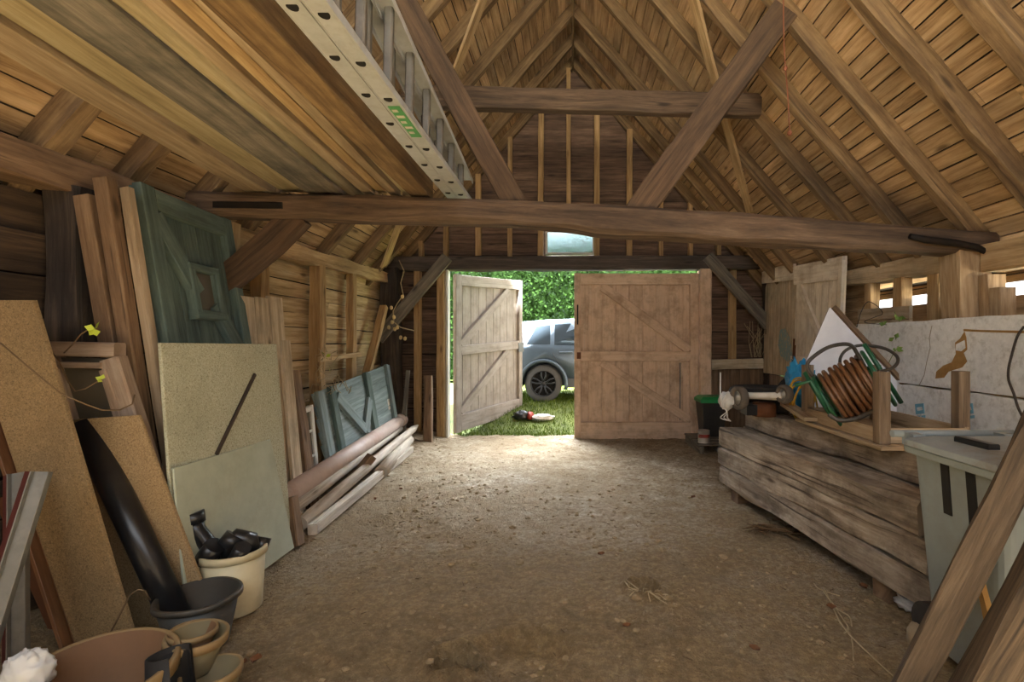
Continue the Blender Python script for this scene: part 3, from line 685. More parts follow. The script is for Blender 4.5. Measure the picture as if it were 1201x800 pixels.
for wx in (.95, 3.6):
    for yy, sgn in ((cy0+.02, 1), (cy0+1.9, -1)):
        w = MB(); w.lathe([(.24, 0), (.33, 0), (.36, .03), (.36, .2), (.33, .23), (.24, .23), (.24, 0)], (cx0+wx, yy, cz+.36), (0, sgn, 0), 40)
        wo = w.build('wheel', 'cartyre', car)
        r_ = MB(); r_.lathe([(.255, .01), (.25, .0), (.235, .0), (.23, .06)], (cx0+wx, yy, cz+.36), (0, sgn, 0), 40)
        r_.lathe([(0, .012), (.05, .012), (.06, .04)], (cx0+wx, yy, cz+.36), (0, sgn, 0), 20)
        for k in range(5):
            for q in (-.2, .2):
                a = math.tau*k/5+.3; r_.tube([V((cx0+wx, yy+.02*sgn, cz+.36))+V((math.cos(a+q*.4), 0, math.sin(a+q*.4)))*.04, V((cx0+wx, yy+.015*sgn, cz+.36))+V((math.cos(a+q*1.4), 0, math.sin(a+q*1.4)))*.15, V((cx0+wx, yy+.015*sgn, cz+.36))+V((math.cos(a+q*.9), 0, math.sin(a+q*.9)))*.24], .016, 6)
        r_.build('alloy_rim', 'rim', wo)
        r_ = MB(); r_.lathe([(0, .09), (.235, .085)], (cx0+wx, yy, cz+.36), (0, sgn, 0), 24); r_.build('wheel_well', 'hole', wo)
# ---- sack on the grass
b = thing('plastic_sack', 'crumpled black, red and white plastic sack lying on the grass', 'sack', P(623, 491, 8.55))
c = P(613, 489, 8.55)
mb = MB(); mb.blob(P(612, 487.5, 8.55), (.14, .12, .085), .35, 2.5, 22, 16, seed=3); mb.build('black_end', 'bagblack', b)
mb = MB(); mb.blob(P(622, 488, 8.54), (.06, .11, .075), .3, 3, seed=4); mb.build('red_band', 'red', b)
mb = MB(); mb.blob(P(635, 490, 8.52), (.2, .11, .06), .4, 2.6, 24, 16, seed=8); mb.build('white_end', 'bagwhite', b)
# ================================================================ timber stored on the tie beam, ladder
def lying(name, label, x0, x1, zb, th, mat, y1=3.72, y0=.3, cat='plank', grp='timber stored on the tie beam', ch=.05, j=.003, nx=None):
    """board lying on the tie beam; (x0,x1) edges at the far end, nx the same at y=1.6"""
    nx = nx or (x0, x1); c1, w1 = (x0+x1)/2, x1-x0; c0 = (nx[0]+nx[1])/2; sl = (c1-c0)/(3.6-1.6)
    mb = MB(); mb.beam((c1+sl*(y0-3.6), y0, zb+th/2), (c1+sl*(y1-3.6), y1, zb+th/2), w1, th, j=j, ch=ch, seg=10)
    return tag(mb.build(name, mat), label, cat, grp)
lying('timber_batten', 'orange-tan batten, outermost left of the timber stored on the tie beam', -2.40, -2.225, 2.553, .07, 'new', nx=(-2.13, -1.975))
lying('timber_batten', 'yellow planed batten on the tie beam between the orange-tan batten and the grey plank', -2.165, -2.0, 2.58, .05, 'yellow', nx=(-1.93, -1.815))
lying('scaffold_plank', 'wide weathered grey plank stored on the tie beam', -1.945, -1.69, 2.548, .04, 'greyplank', nx=(-1.79, -1.47), y1=3.78)
mb = MB(); mb.tube([(-1.415, .3, 2.57), (-1.435, 1.6, 2.565), (-1.61, 3.74, 2.55)], .04, 12); tag(mb.build('round_pole', 'yellow'), 'round yellowish pole on the tie beam right beside the wide grey plank', 'pole', 'timber stored on the tie beam')
for k, (xa, xb, na, nb, z, m, lab) in enumerate((
    (-1.55, -1.475, -1.40, -1.34, 2.555, 'new', 'narrow orange batten on the tie beam next to the round pole'),
    (-1.455, -1.39, -1.315, -1.262, 2.575, 'pale', 'narrow tan batten on the tie beam, second right of the round pole'),
    (-1.355, -1.295, -1.22, -1.165, 2.55, 'new', 'bright batten on the tie beam beside the slotted dark gap'),
    (-1.27, -1.225, -1.14, -1.1, 2.57, 'yellow', 'pale yellow batten on the tie beam left of the heavy square timber'))):
    lying('timber_batten', lab, xa, xb, z, .055, m, nx=(na, nb), y1=3.7+.02*k)
for k, y in enumerate((.9, 1.5, 2.1, 2.75)):
    mb = MB(); mb.box((-1.47, y, 2.615), (-1.18, y+.045, 2.64), along='x'); tag(mb.build('spacer_lath', 'pale'), 'thin spacer lath lying across the stored battens near the ladder', 'lath', 'spacer laths on the stored battens')
lying('heavy_timber', 'heavy square brown timber on the tie beam beside the ladder', -1.2, -1.05, 2.53, .185, 'rafter', nx=(-1.17, -1.04), cat='timber', j=.006)
lad = thing('extension_ladder', 'aluminium extension ladder lying on edge across the tie beam', 'ladder', (-.86, 2, 2.52))
def ltop(y): return 2.93-.134*(y-2.43)
for s_, (xa, xb, y1) in enumerate(((-.945, -.875, 3.86), (-.865, -.79, 3.9))):
    xm = (xa+xb)/2
    for top in (0, 1):
        mb = MB(); z = (lambda y: 2.545) if not top else ltop
        zs = (z(.2), z(y1)); t = .022
        sg = 1 if not top else -1
        # C channel: web and two flanges
        mb.beam((xm, .2, zs[0]), (xm, y1, zs[1]), xb-xa, .006, ch=.1)
        for q in (-1, 1): mb.beam((xm+q*(xb-xa)/2, .2, zs[0]+sg*.012), (xm+q*(xb-xa)/2, y1, zs[1]+sg*.012), .006, .034, ch=.1)
        mb.build('stile', 'alu', lad)
    for k in range(12):
        y = .46+.285*k+.04*s_
        mb = MB(); mb.beam((xm, y, 2.551), (xm, y+.02, ltop(y)+.006), .04, .034, up=(0, 1, 0), ch=.2); rung = mb.build('rung', 'aludark', lad)
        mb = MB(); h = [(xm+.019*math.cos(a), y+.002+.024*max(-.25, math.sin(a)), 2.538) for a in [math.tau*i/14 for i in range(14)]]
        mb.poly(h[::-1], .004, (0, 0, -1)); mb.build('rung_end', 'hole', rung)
mb = MB(); mb.box((-.855, 2.28, 2.5385), (-.80, 2.62, 2.541), along='y'); st_ = tag(mb.build('label_sticker', 'sticker', lad), 'green printed label on the stile')
mb = MB()
for k in range(5): mb.box((-.848, 2.31+.06*k, 2.5375), (-.822+.012*(k % 2), 2.335+.06*k, 2.5386), along='y')
mb.build('printed_lines', 'whitewood', st_)

# ================================================================ left side
# ---- green stable door with a little window
TL, TR, BL, BR = V((-2.53, 2.82, 2.36)), V((-2.63, 3.72, 2.36)), V((-2.12, 2.82, .02)), V((-2.24, 3.72, .02))
def gd(u, v, w=0.0):
    a = TL.lerp(TR, u); b = BL.lerp(BR, u); n_ = (TR-TL).cross(TL-BL).normalized()
    if n_.x < 0: n_ = -n_
    return a.lerp(b, v)+n_*w
gdn = gd(0, 0, 1)-gd(0, 0, 0)
t = thing('ledged_door', 'tall dark green ledged door with a tiny square window leaning on the left wall', 'door leaf', BL.lerp(BR, .5))
mb = MB(); nb = 7
for k in range(nb): mb.beam(gd((k+.5)/nb, .005, 0), gd((k+.5)/nb, .995, 0), .125, .022, up=gdn, ch=.2)
mb.build('boarding', 'green', t)
def gbar(a, b, w, nm='rail', lift=.035, th=.05):
    mb = MB(); mb.beam(gd(*a, lift), gd(*b, lift), w, th, up=gdn, ch=.1); return mb.build(nm, 'green', t)
gbar((.06, 0), (.06, 1), .11, 'stile'); gbar((.94, 0), (.94, 1), .1, 'stile'); gbar((.12, .03), (.88, .03), .13); gbar((.12, .62), (.88, .62), .15); gbar((.12, .95), (.88, .95), .17)
gbar((.1, .07), (.42, .255), .12, 'brace', .034); gbar((.60, .28), (.9, .45), .12, 'brace', .034); gbar((.2, .66), (.85, .92), .12, 'brace', .034)
for a, b, w in (((.33, .185), (.67, .185), .05), ((.33, .315), (.67, .315), .06), ((.36, .19), (.36, .31), .05), ((.64, .19), (.64, .31), .05)): gbar(a, b, w, 'window_frame', .042, .06)
mb = MB(); mb.slab([gd(.37, .19, .03), gd(.63, .19, .03), gd(.63, .31, .03), gd(.37, .31, .03)], .006); mb.build('pane', 'pane', t)
# ---- tall battens left of it
for a, w, th, m, lab in ((((-2.63, 2.66, 2.24), (-2.3, 2.72, .0)), .085, .045, 'oldwood', 'dull tall batten, leftmost of three leaning beside the green door'),
                  (((-2.52, 2.66, 2.33), (-2.22, 2.73, .0)), .075, .07, 'oldwood', 'thick tan batten, middle of three leaning beside the green door'),
                  (((-2.455, 2.72, 2.30), (-2.135, 2.765, .0)), .05, .045, 'new', 'thin bright batten touching the edge of the green door')):
    mb = MB(); mb.beam(a[0], a[1], w, th, up=(0, 1, 0), j=.002, seg=8); tag(mb.build('leaning_batten', m), lab, 'batten', 'battens leaning beside the green door')
# ---- planked cream panel behind the grey board
t = thing('planked_panel', 'panel of upright cream boards leaning beyond the green door', 'panel', (-2.35, 3.95, 0))
for k, (ya, yb, zt) in enumerate(((3.66, 3.83, 1.80), (3.835, 4.0, 1.81), (4.005, 4.2, 1.83))):
    mb = MB(); mb.slab([(-2.32, ya, .0), (-2.32, yb, .0), (-2.47, yb, zt), (-2.47, ya, zt)], .022, along=1); mb.build('board', 'weath', t)
mb = MB(); mb.slab([(-2.5, 3.7, 1.5), (-2.5, 4.18, 1.5), (-2.51, 4.18, 1.6), (-2.51, 3.7, 1.6)], .025); mb.build('batten', 'oldwood', t)
mb = MB(); mb.slab([(-2.26, 4.05, 0), (-2.26, 4.19, 0), (-2.43, 4.25, 1.47), (-2.43, 4.12, 1.47)], .025, along=1); tag(mb.build('single_plank', 'weath'), 'single pale plank propped on the planked cream panel', 'plank')
mb = MB(); mb.beam((-2.3, 4.36, .0), (-2.5, 4.42, 1.2), .06, .12, up=(0, 1, 0), j=.012); tag(mb.build('old_plank', 'oldwood'), 'rough narrow old plank beside the single pale plank', 'plank')
# ---- big grey board, smaller board in front
mb = MB(); mb.slab([(-2.0, 2.52, .0), (-1.985, 3.5, .0), (-2.085, 3.48, 1.44), (-2.1, 2.52, 1.45)], .018); big = tag(mb.build('grey_sheet', 'chipgrey', bevel=.003), 'large speckled grey board leaning in front of the green door', 'board')
a, b = P(298, 441, 3.2), P(255, 531, 2.85)
def onbig(px, py, d=.0):     # the plane of the big board
    n_ = V((-1.985+2.0, .98, 0)).cross(V((-.1, 0, 1.45))); p0 = V((-2.0, 2.52, 0)); r = V(((px-CX)/F, 1, (CY-py)/F)); e = V((0, 0, EZ)); tt = (p0-e).dot(n_)/r.dot(n_); return e+r*(tt-d)
mb = MB(); mb.beam(onbig(299, 439, .012), onbig(254, 533, .012), .02, .014, up=(1, 0, 0)); tag(mb.build('thin_strip', 'darkpost'), 'thin dark strip slanting across the large grey board', 'stick')  # narrow dark bar laid slantwise on the big board's face
mb = MB(); mb.slab([(-1.915, 2.46, .04), (-1.915, 3.4, .04), (-2.035, 3.33, .80), (-2.035, 2.52, .81)], .012); tag(mb.build('small_sheet', 'boardgrey', bevel=.003), 'smaller smooth pale grey board standing in front of the large speckled one', 'board')
mb = MB(); mb.beam((-2.0, 3.52, 0), (-2.07, 3.56, .33), .14, .1, up=(0, 1, 0), j=.012); tag(mb.build('timber_block', 'oldwood'), 'short brown timber block leaning at the corner of the grey boards', 'wood block')
# ---- green-blue gate on its side
q = [V((-2.4, 4.83, .18)), V((-2.42, 6.76, .34)), V((-2.62, 6.95, 1.14)), V((-2.62, 4.98, .93))]
def gg(u, v, w=0.0):
    p = q[0].lerp(q[1], u).lerp(q[3].lerp(q[2], u), v); n_ = (q[1]-q[0]).cross(q[3]-q[0]).normalized(); n_ = n_ if n_.x > 0 else -n_; return p+n_*w
gn = gg(0, 0, 1)-gg(0, 0)
t = thing('half_door', 'blue-green boarded half door lying on its side against the left wall', 'door leaf', gg(.5, 0))
mb = MB()
for k in range(6): mb.beam(gg(0, (k+.5)/6), gg(1, (k+.5)/6), .138, .02, up=gn, ch=.15)
mb.build('boarding', 'greenblue', t)
def gb(a, b, w, nm, m='greenblue', lift=.03): mb = MB(); mb.beam(gg(*a, lift), gg(*b, lift), w, .045, up=gn, ch=.1); mb.build(nm, m, t)
gb((.035, 0), (.035, 1), .12, 'ledge'); gb((.16, 0), (.16, 1), .1, 'ledge', 'green'); gb((.62, 0), (.62, 1), .12, 'ledge', 'green'); gb((.96, 0), (.96, 1), .09, 'ledge')
gb((.2, .85), (.47, .22), .13, 'brace'); gb((.47, .2), (.6, .6), .1, 'brace')
for u in (.9, .93): mb = MB(); mb.poly([gg(u, .28, .012), gg(u+.035, .28, .012), gg(u+.035, .45, .012), gg(u, .45, .012)], .004, gn); mb.build('hinge_plate', 'whitewood', t)
# ---- little white sash
q2 = [V((-2.45, 4.44, .1)), V((-2.45, 4.76, .1)), V((-2.54, 4.8, .85)), V((-2.54, 4.5, .83))]
def sw(u, v, w=0): return q2[0].lerp(q2[1], u).lerp(q2[3].lerp(q2[2], u), v)+V((w, 0, 0))
t = thing('window_sash', 'small white window sash standing between the old plank and the half door', 'window sash', sw(.5, 0))
mb = MB()
for a, b, w in (((.07, 0), (.07, 1), .05), ((.93, 0), (.93, 1), .05), ((.1, .04), (.9, .04), .06), ((.1, .96), (.9, .96), .05), ((.5, .05), (.5, .95), .022), ((.1, .37), (.9, .37), .022), ((.1, .68), (.9, .68), .022)):
    mb.beam(sw(*a), sw(*b), w, .035, up=(1, 0, 0))
mb.build('sash_frame', 'whitewood', t); mb = MB(); mb.slab([sw(.08, .03), sw(.92, .03), sw(.92, .97), sw(.08, .97)], .004); mb.build('pane', 'pane', t)
# ---- pipes and poles along the left wall
t = thing('plastic_pipe', 'thick pinkish plastic pipe, biggest of those along the left wall', 'pipe', (-2.33, 5.3, .25))
a, b = V((-2.22, 3.7, .26)), V((-2.40, 6.92, .37)); d = (b-a).normalized(); Lp = (b-a).length
mb = MB(); mb.lathe([(.07, 0), (.08, 0), (.08, Lp), (.07, Lp), (.07, 0)], a, d, 24); mb.build('tube', 'pvc', t)
mb = MB(); mb.lathe([(.081, Lp-.16), (.09, Lp-.15), (.09, Lp+.005), (.072, Lp+.005)], a, d, 24); mb.build('socket', 'pvc', t)
for nm, pa, pb, r, m, lab in (('long_pole', (-2.16, 3.72, .16), (-2.38, 6.8, .27), .05, 'polewood', 'pale long pole tucked under the thick pinkish pipe'),
                    ('long_pole', (-2.05, 3.72, .085), (-2.2, 7.0, .28), .052, 'polewood', 'long pole with a pointed far end, foremost along the left wall'),
                    ('short_log', (-2.02, 5.2, .085), (-2.2, 6.7, .16), .07, 'polewood', 'short thick log on the floor beside the pointed pole')):
    mb = MB(); mb.tube([pa, V(pa).lerp(V(pb), .5)+V((0, 0, .006)), V(pa).lerp(V(pb), .93), pb], [r, r*.95, r*.9, r*(.25 if 'pointed' in lab else .88)], 14); tag(mb.build(nm, m), lab, 'log' if 'log' in nm else 'pole')
mb = MB(); mb.beam((-1.95, 3.7, .05), (-2.07, 6.3, .09), .07, .08, j=.004, seg=10); tag(mb.build('square_batten', 'polewood'), 'square batten lying on the earth below the poles', 'batten')
mb = MB(); mb.beam((-2.2, 5.02, .1), (-2.08, 5.12, .28), .12, .07, j=.005); tag(mb.build('wood_offcut', 'oldwood'), 'small brown offcut wedged between the long poles', 'offcut')
mb = MB(); mb.beam((-2.05, 7.0, .0), (-2.06, 7.05, .98), .11, .09, up=(0, 1, 0), j=.012); tag(mb.build('fence_stake', 'oldwood'), 'rounded stake standing by the left door post', 'stake')
mb = MB(); mb.beam((-2.37, 6.85, .1), (-2.33, 6.98, 1.06), .07, .05, up=(0, 1, 0), j=.012, w1=.035); tag(mb.build('split_stake', 'greybrace'), 'thin split grey stake leaning by the blackened post', 'stake')
# ---- window frame, near left
t = thing('casement_frame', 'dusty pinkish timber window frame standing behind the leaning boards', 'window frame', (-2.5, 2.5, 0))
def wf(px, py, Y=2.52): return P(px, py, Y)
tl, tr, bl, br = wf(48, 399, 2.57), wf(136, 401, 2.57), V((-2.36, 2.615, .0)), V((-1.96, 2.615, .0))
def wq(u, v, w=0): return tl.lerp(tr, u).lerp(bl.lerp(br, u), v)+V((0, -w, 0))
for nm, a, b, w in (('top_rail', (-.02, .03), (1.02, .03), .075), ('stile', (.1, .06), (.1, 1), .07), ('stile', (.9, .06), (.9, 1), .1), ('mid_rail', (.15, .36), (.85, .36), .06), ('bottom_rail', (.15, .96), (.85, .96), .09)):
    mb = MB(); mb.beam(wq(*a), wq(*b), w, .07, up=(0, 1, 0), j=.002, seg=4, ch=.12); mb.build(nm, 'pinkframe', t)
mb = MB(); mb.beam(wq(.8, .1, .03), wq(.8, .35, .03), .035, .03, up=(0, 1, 0)); mb.beam(wq(.2, .085, .03), wq(.8, .085, .03), .035, .03, up=(0, 0, 1)); mb.build('bead', 'pinkframe', t)
mb = MB(); mb.slab([wq(.15, .36), wq(.85, .36), wq(.85, .06), wq(.15, .06)], .005); mb.build('pane', 'pane', t)
mb = MB(); mb.slab([wq(.15, .96), wq(.85, .96), wq(.85, .36), wq(.15, .36)], .005); mb.build('pane', 'pane', t)
# ---- leaning boards, near left
mb = MB(); mb.slab([(-2.30, 2.30, 0), (-1.99, 2.27, 0), P(38, 352, 2.22), P(-48, 352, 2.22)], .02, along=1, edge=0); o = tag(mb.build('chipboard_plank', 'chip1', bevel=.002), 'big brown chipboard plank leaning at the far left', 'board')
mb = MB(); mb.slab([P(95, 735, 2.5), P(255, 735, 2.5), P(162, 487, 2.47), P(62, 494, 2.47)], .018, along=1); tag(mb.build('chipboard_strip', 'chip2', bevel=.002), 'tan chipboard strip leaning behind the black pipe', 'board')
mb = MB(); mb.beam(P(97, 770, 2.36), P(-8, 455, 2.44), .13, .03, up=(.5, 1, 0), ch=.1); mb.beam(P(116, 770, 2.325), P(16, 470, 2.38), .022, .06, up=(0, 1, 0)); mb.beam(P(82, 770, 2.33), P(-16, 470, 2.4), .018, .05, up=(0, 1, 0))
tag(mb.build('door_lining', 'brownboard'), 'orange-brown varnished door lining left of the big chipboard plank', 'door lining')
mb = MB(); mb.beam(P(92, 772, 2.5), P(12, 580, 2.44), .2, .03, up=(.3, 1, 0), j=.006, seg=6); tag(mb.build('rough_plank', 'rust'), 'dark rough plank low behind the varnished lining', 'plank')
mb = MB(); mb.slab([(-2.62, 2.58, .0), (-2.3, 2.62, .0), (-2.48, 2.64, 1.0), (-2.66, 2.6, 1.0)], .02, along=1); tag(mb.build('green_plank', 'greenblue'), 'grey-green plank at the bottom behind the leaning boards', 'plank')
# black pipe
a, b = P(220, 752, 2.34), P(99, 497, 2.5); d = (b-a).normalized(); Lp = (b-a).length
mb = MB(); mb.lathe([(.053, 0), (.06, 0), (.06, Lp), (.053, Lp), (.053, .02)], a, d, 28); tag(mb.build('drain_pipe', 'black'), 'long glossy black drain pipe leaning between two chipboards', 'pipe')
# galvanised channels
for nm, top, bot, lab in (('steel_channel', P(40, 553, 1.97), P(-58, 860, 1.72), 'slanting galvanised channel with a red inside at the far left edge'), ('steel_channel', P(13, 556, 2.1), P(12, 840, 1.93), 'upright galvanised channel behind the slanting one')):
    t = thing(nm, lab, 'steel channel', bot, 'galvanised channels')
    ax = (top-bot).normalized(); sd = ax.cross(V((-.25, 1, 0))).normalized(); up = sd.cross(ax)
    if sd.x < 0: sd, up = -sd, up
    mb = MB(); q_ = .024
    mb.beam(bot+sd*q_, top+sd*q_, .046, .004, up=up, ch=.1); mb.beam(bot+sd*(q_+.022)+up*.012, top+sd*(q_+.022)+up*.012, .004, .026, up=up, ch=.1); mb.beam(bot+sd*.001-up*.01, top+sd*.001-up*.01, .004, .022, up=up, ch=.1); mb.build('flange', 'galv', t)
    mb = MB(); mb.beam(bot-sd*.022+up*.012, top-sd*.022+up*.012, .046, .004, up=up+sd*.5, ch=.1); mb.build('web', 'redox', t)
# ---- buckets, tubs and pots
def pail(name, label, cat, c, r0, r1, h, mat, th=.006, rim=None, wob=0, group=None, inner=None, lean=(0, 0, 1)):
    t = thing(name, label, cat, c, group); K = MB(); ax = V(lean).normalized()
    K.lathe([(0.001, .004), (r0*.97, .003), (r0, .012), (r1, h), (r1-th, h), (r0-th, .014), (0.001, .012)], c, ax, 44, wob=wob); K.build('body', mat, t)
    if rim:
        K = MB(); K.lathe([(r1-.001, h-rim[1]), (r1+rim[0], h-rim[1]), (r1+rim[0], h), (r1+rim[0]-.004, h+.004), (r1-th, h+.003), (r1-th, h-.01), (r1-.001, h-rim[1])], c, ax, 44, wob=wob); K.build('rim', rim[2], t)
    return t
bk = V((-1.84, 2.68, .005))
t = pail('cream_bucket', 'tall cream plastic bucket filled with black pipe fittings', 'bucket', bk, .135, .15, .33, 'creamb', rim=(.009, .035, 'creamb'))
def fit(label, cat, segs, name='pipe_fitting'):
    t = thing(name, label, cat, segs[0][0][0], 'black pipe fittings in the cream bucket')
    for nm, pts, r in segs: mb = MB(); mb.tube(pts, r, 16); mb.build(nm, 'black', t)
fit('black angled pipe branch sticking out left of the cream bucket', 'pipe fitting', (('branch', [bk+V((-.03, -.03, .30)), bk+V((-.13, -.06, .42)), bk+V((-.185, -.06, .5))], .042), ('collar', [bk+V((-.183, -.06, .495)), bk+V((-.21, -.06, .55))], .052)))if 0 else None
def fitting(label, parts):
    t = thing('pipe_fitting', label, 'pipe fitting', parts[0][1][0], 'black pipe fittings in the cream bucket')
    for nm, pts, r in parts: mb = MB(); mb.tube(pts, r, 16); mb.build(nm, 'black', t)
B = lambda x, y, z: bk+V((x, y, z))
fitting('black angled pipe branch rising at the left rim of the cream bucket', (('branch', [B(-.02, -.02, .29), B(-.1, -.05, .37), B(-.155, -.06, .45), B(-.168, -.06, .50)], .042), ('collar', [B(-.166, -.06, .49), B(-.176, -.06, .545)], .052), ('outlet', [B(-.1, -.08, .30), B(-.03, -.09, .385)], .05)))
fitting('black pipe bend lying in the middle of the cream bucket', (('bend', [B(.0, -.03, .29), B(.0, -.03, .37), B(.03, -.02, .4), B(.075, .02, .37), B(.08, .03, .3)], .045), ('socket', [B(0.03, -.02, .41), B(.0, -.05, .36)], .054)))
fitting('black pipe collar at the right rim of the cream bucket', (('collar', [B(.06, -.07, .3), B(.11, -.085, .375)], .04), ('sleeve', [B(.10, .06, .29), B(.115, .09, .355)], .035)))
pail('dark_tub', 'dark grey rubber tub holding the foot of the black pipe', 'tub', V((-1.785, 2.36, .003)), .12, .165, .245, 'darktub', rim=(.012, .02, 'darktub'), wob=.05)
tp = pail('plant_pot', 'wide brown terracotta pot at the front left corner', 'plant pot', V((-1.735, 1.8, .002)), .15, .235, .27, 'terra', th=.012, rim=(.006, .05, 'terrarim'), lean=(.05, -.05, 1))
mb = MB(); mb.blob(V((-1.70, 1.76, .02)), (.1, .1, .03), .4, 3, seed=5); tag(mb.build('soil_lump', 'rubber'), 'dark clod lying inside the wide terracotta pot', 'clod')
pail('plant_pot', 'upper olive-brown pot of the small stack beside the dark tub', 'plant pot', V((-1.55, 2.02, .11)), .07, .105, .15, 'olive', th=.007, rim=(.006, .03, 'terrarim'), group='small pots beside the tub', lean=(.1, .0, 1))
pail('plant_pot', 'pale inner pot nested in the olive-brown pot', 'plant pot', V((-1.575, 2.035, .15)), .055, .085, .115, 'terra', th=.006, rim=(.004, .02, 'terrarim'), group='small pots beside the tub', lean=(.05, .05, 1))
pail('plant_pot', 'lowest small pot at the frame bottom in front of the olive-brown pot', 'plant pot', V((-1.425, 1.95, .0)), .075, .1, .16, 'olive', th=.007, rim=(.006, .025, 'terrarim'), group='small pots beside the tub')
mb = MB(); mb.lathe([(.075, 0), (.082, 0), (.07, .29), (.063, .29), (.075, 0)], (-1.475, 1.83, .0), (-.15, .1, 1), 20, a0=.2, a1=4.6); mb.lathe([(.06, 0), (.058, .27)], (-1.475, 1.83, .0), (-.15, .1, 1), 20, a0=.2, a1=4.6)
tag(mb.build('rubber_offcut', 'rubber'), 'curled black rubber offcut standing between the wide pot and the small pots', 'rubber offcut')
mb = MB(); mb.blob(P(33, 790, 1.72), (.075, .06, .08), .16, 4.2, 36, 28, seed=11); tag(mb.build('plastic_bag', 'bag'), 'crumpled clear plastic bag at the bottom left corner', 'plastic bag')
# ---- creepers
def sprig(name, label, cat, pts, r, leaves, mat='twig', lm='leafy', L=.05):
    t = thing(name, label, cat, pts[0]); mb = MB(); mb.tube(pts, r, 6); mb.build('stem', mat, t)
    for p, n_ in leaves:
        for k in range(n_):
            mb = MB(); d = V((R.uniform(-1, 1), R.uniform(-1, .3), R.uniform(-.6, 1))); mb.leaf(p, d, d.cross(V((R.uniform(-1, 1), 1, R.uniform(-1, 1)))), L*R.uniform(.7, 1.1), L*.7); mb.build('leaf', lm, t)
Y = 2.12
sprig('creeper', 'thin bare runner arching over the big chipboard plank to the window frame', 'creeper', [P(0, 402, 2.1), P(35, 432, 2.12), P(72, 462, 2.14), P(100, 474, 2.16), P(120, 481, 2.2), P(140, 481, 2.25), P(155, 474, 2.3), P(158, 463, 2.32)], .0032, [])
sprig('creeper', 'pale sprig with one yellow-green leaf before the window frame', 'creeper', [P(75, 414, 2.4), P(85, 404, 2.38), P(95, 392, 2.35), P(103, 387, 2.35), P(111, 384, 2.35)], .003, [(P(111, 386, 2.35), 5)])
sprig('creeper', 'hooked sprig with a small leaf in front of the dusty pane', 'creeper', [P(58, 409, 2.4), P(70, 425, 2.38), P(80, 448, 2.36), P(88, 459, 2.36), P(100, 456, 2.36), P(119, 445, 2.36)], .003, [(P(119, 445, 2.36), 3)], L=.03)
sprig('bent_twig', 'bent brown twig propped against the big chipboard plank', 'twig', [P(128, 745, 2.2), P(140, 722, 2.2), P(152, 698, 2.2), P(162, 692, 2.2), P(170, 693, 2.22), P(176, 704, 2.24)], .004, [])
pts = [P(468, 305, 7.2), P(474, 318, 7.2), P(470, 332, 7.2), P(473, 346, 7.2), P(466, 356, 7.2), P(461, 365, 7.2), P(462, 378, 7.2), P(470, 384, 7.2), P(486, 388, 7.2)]
t = thing('hop_bine', 'dried bine with pale dangling seed heads hanging in the back left corner', 'dried plant', pts[0]); mb = MB(); mb.tube(pts, .008, 6); mb.build('stem', 'straw', t)
for px, py in ((472, 348), (459, 361), (462, 372), (460, 378), (463, 386), (470, 396), (475, 397), (456, 384), (466, 384)):
    mb = MB(); mb.blob(P(px, py, 7.18), (.025, .025, .03), .2, 3, 8, 6, seed=px); mb.build('seed_head', 'bulb', t)
for c, nn in ((P(392, 432, 5.3), 22), (P(385, 408, 5.35), 12)):
    pass
t = thing('dry_creeper', 'tangle of dry creeper on the left wall stud above the half door', 'dry plant', P(385, 450, 5.3))
mb = MB()
for k in range(16):
    p = P(385+R.uniform(-12, 14), 440+R.uniform(-30, 18), 5.25); pts = [p]
    for _ in range(5): p = p+V((R.uniform(-.05, .05), R.uniform(-.06, .04), R.uniform(-.09, .09))); pts.append(p)
    mb.tube(pts, .0035, 5)
mb.build('stem', 'straw', t)
for k in range(5): mb = MB(); d = V((R.uniform(-1, 1), -1, R.uniform(-1, 1))); mb.leaf(P(378+R.uniform(-4, 14), 425+R.uniform(-12, 14), 5.2), d, d.cross(V((.3, 1, .5))), .06, .04); mb.build('leaf', 'leafy', t)
# ================================================================ right side
dv = V((-.36, 2.28, 0)).normalized(); pv = V((dv.y, -dv.x, 0)); S0 = V((1.76, 2.47, 0))
def sp(l, o, z): return S0+dv*l+pv*o+V((0, 0, z))
H = .178; zb = .1
rows = ((0, 0, -.02, 2.30, 'lowest railway sleeper of the front stack, resting on blocks'), (0, 1, .0, 2.32, 'middle railway sleeper of the front stack'), (0, 2, .05, 2.33, 'upper railway sleeper of the front stack, splintered on top'),
        (1, 0, .03, 2.3, None), (1, 1, .0, 2.3, None), (1, 2, .02, 2.35, None), (1, 3, .16, 2.28, 'topmost railway sleeper, carrying the upturned table and mower'),
        (2, 0, .0, 2.3, None), (2, 1, .03, 2.3, None), (2, 2, .0, 2.3, None), (2, 3, .12, 2.3, 'topmost railway sleeper at the back, half hidden under the upturned table'))
for o_, c, l0, l1, lab in rows:
    mb = MB(); z = zb+H*(c+.5); w = .25 if o_ else .25
    mb.beam(sp(l0, o_*.26+.125+R.uniform(-.006, .006), z), sp(l1, o_*.26+.125+R.uniform(-.006, .006), z), w-.005, H-.006, j=.016, ch=.1, seg=44)
    o = mb.build('railway_sleeper', 'sleeper'); tag(o, lab or 'railway sleeper inside the stack behind the front ones', 'sleeper', 'stacked railway sleepers')
for l, lab in ((.32, 'wooden block under the near end of the sleeper stack'), (2.05, 'wooden block under the far end of the sleeper stack')):
    mb = MB(); mb.beam(sp(l, .03, .05), sp(l, .74, .05), .13, .1, j=.004); tag(mb.build('bearer_block', 'oldwood'), lab, 'block')
mb = MB(); mb.blob(sp(.2, .09, .045), (.05, .07, .04), .5, 3, seed=6); tag(mb.build('plastic_scrap', 'bag'), 'scrap of clear plastic under the near end of the sleepers', 'plastic scrap')
ZT = zb+4*H+.004
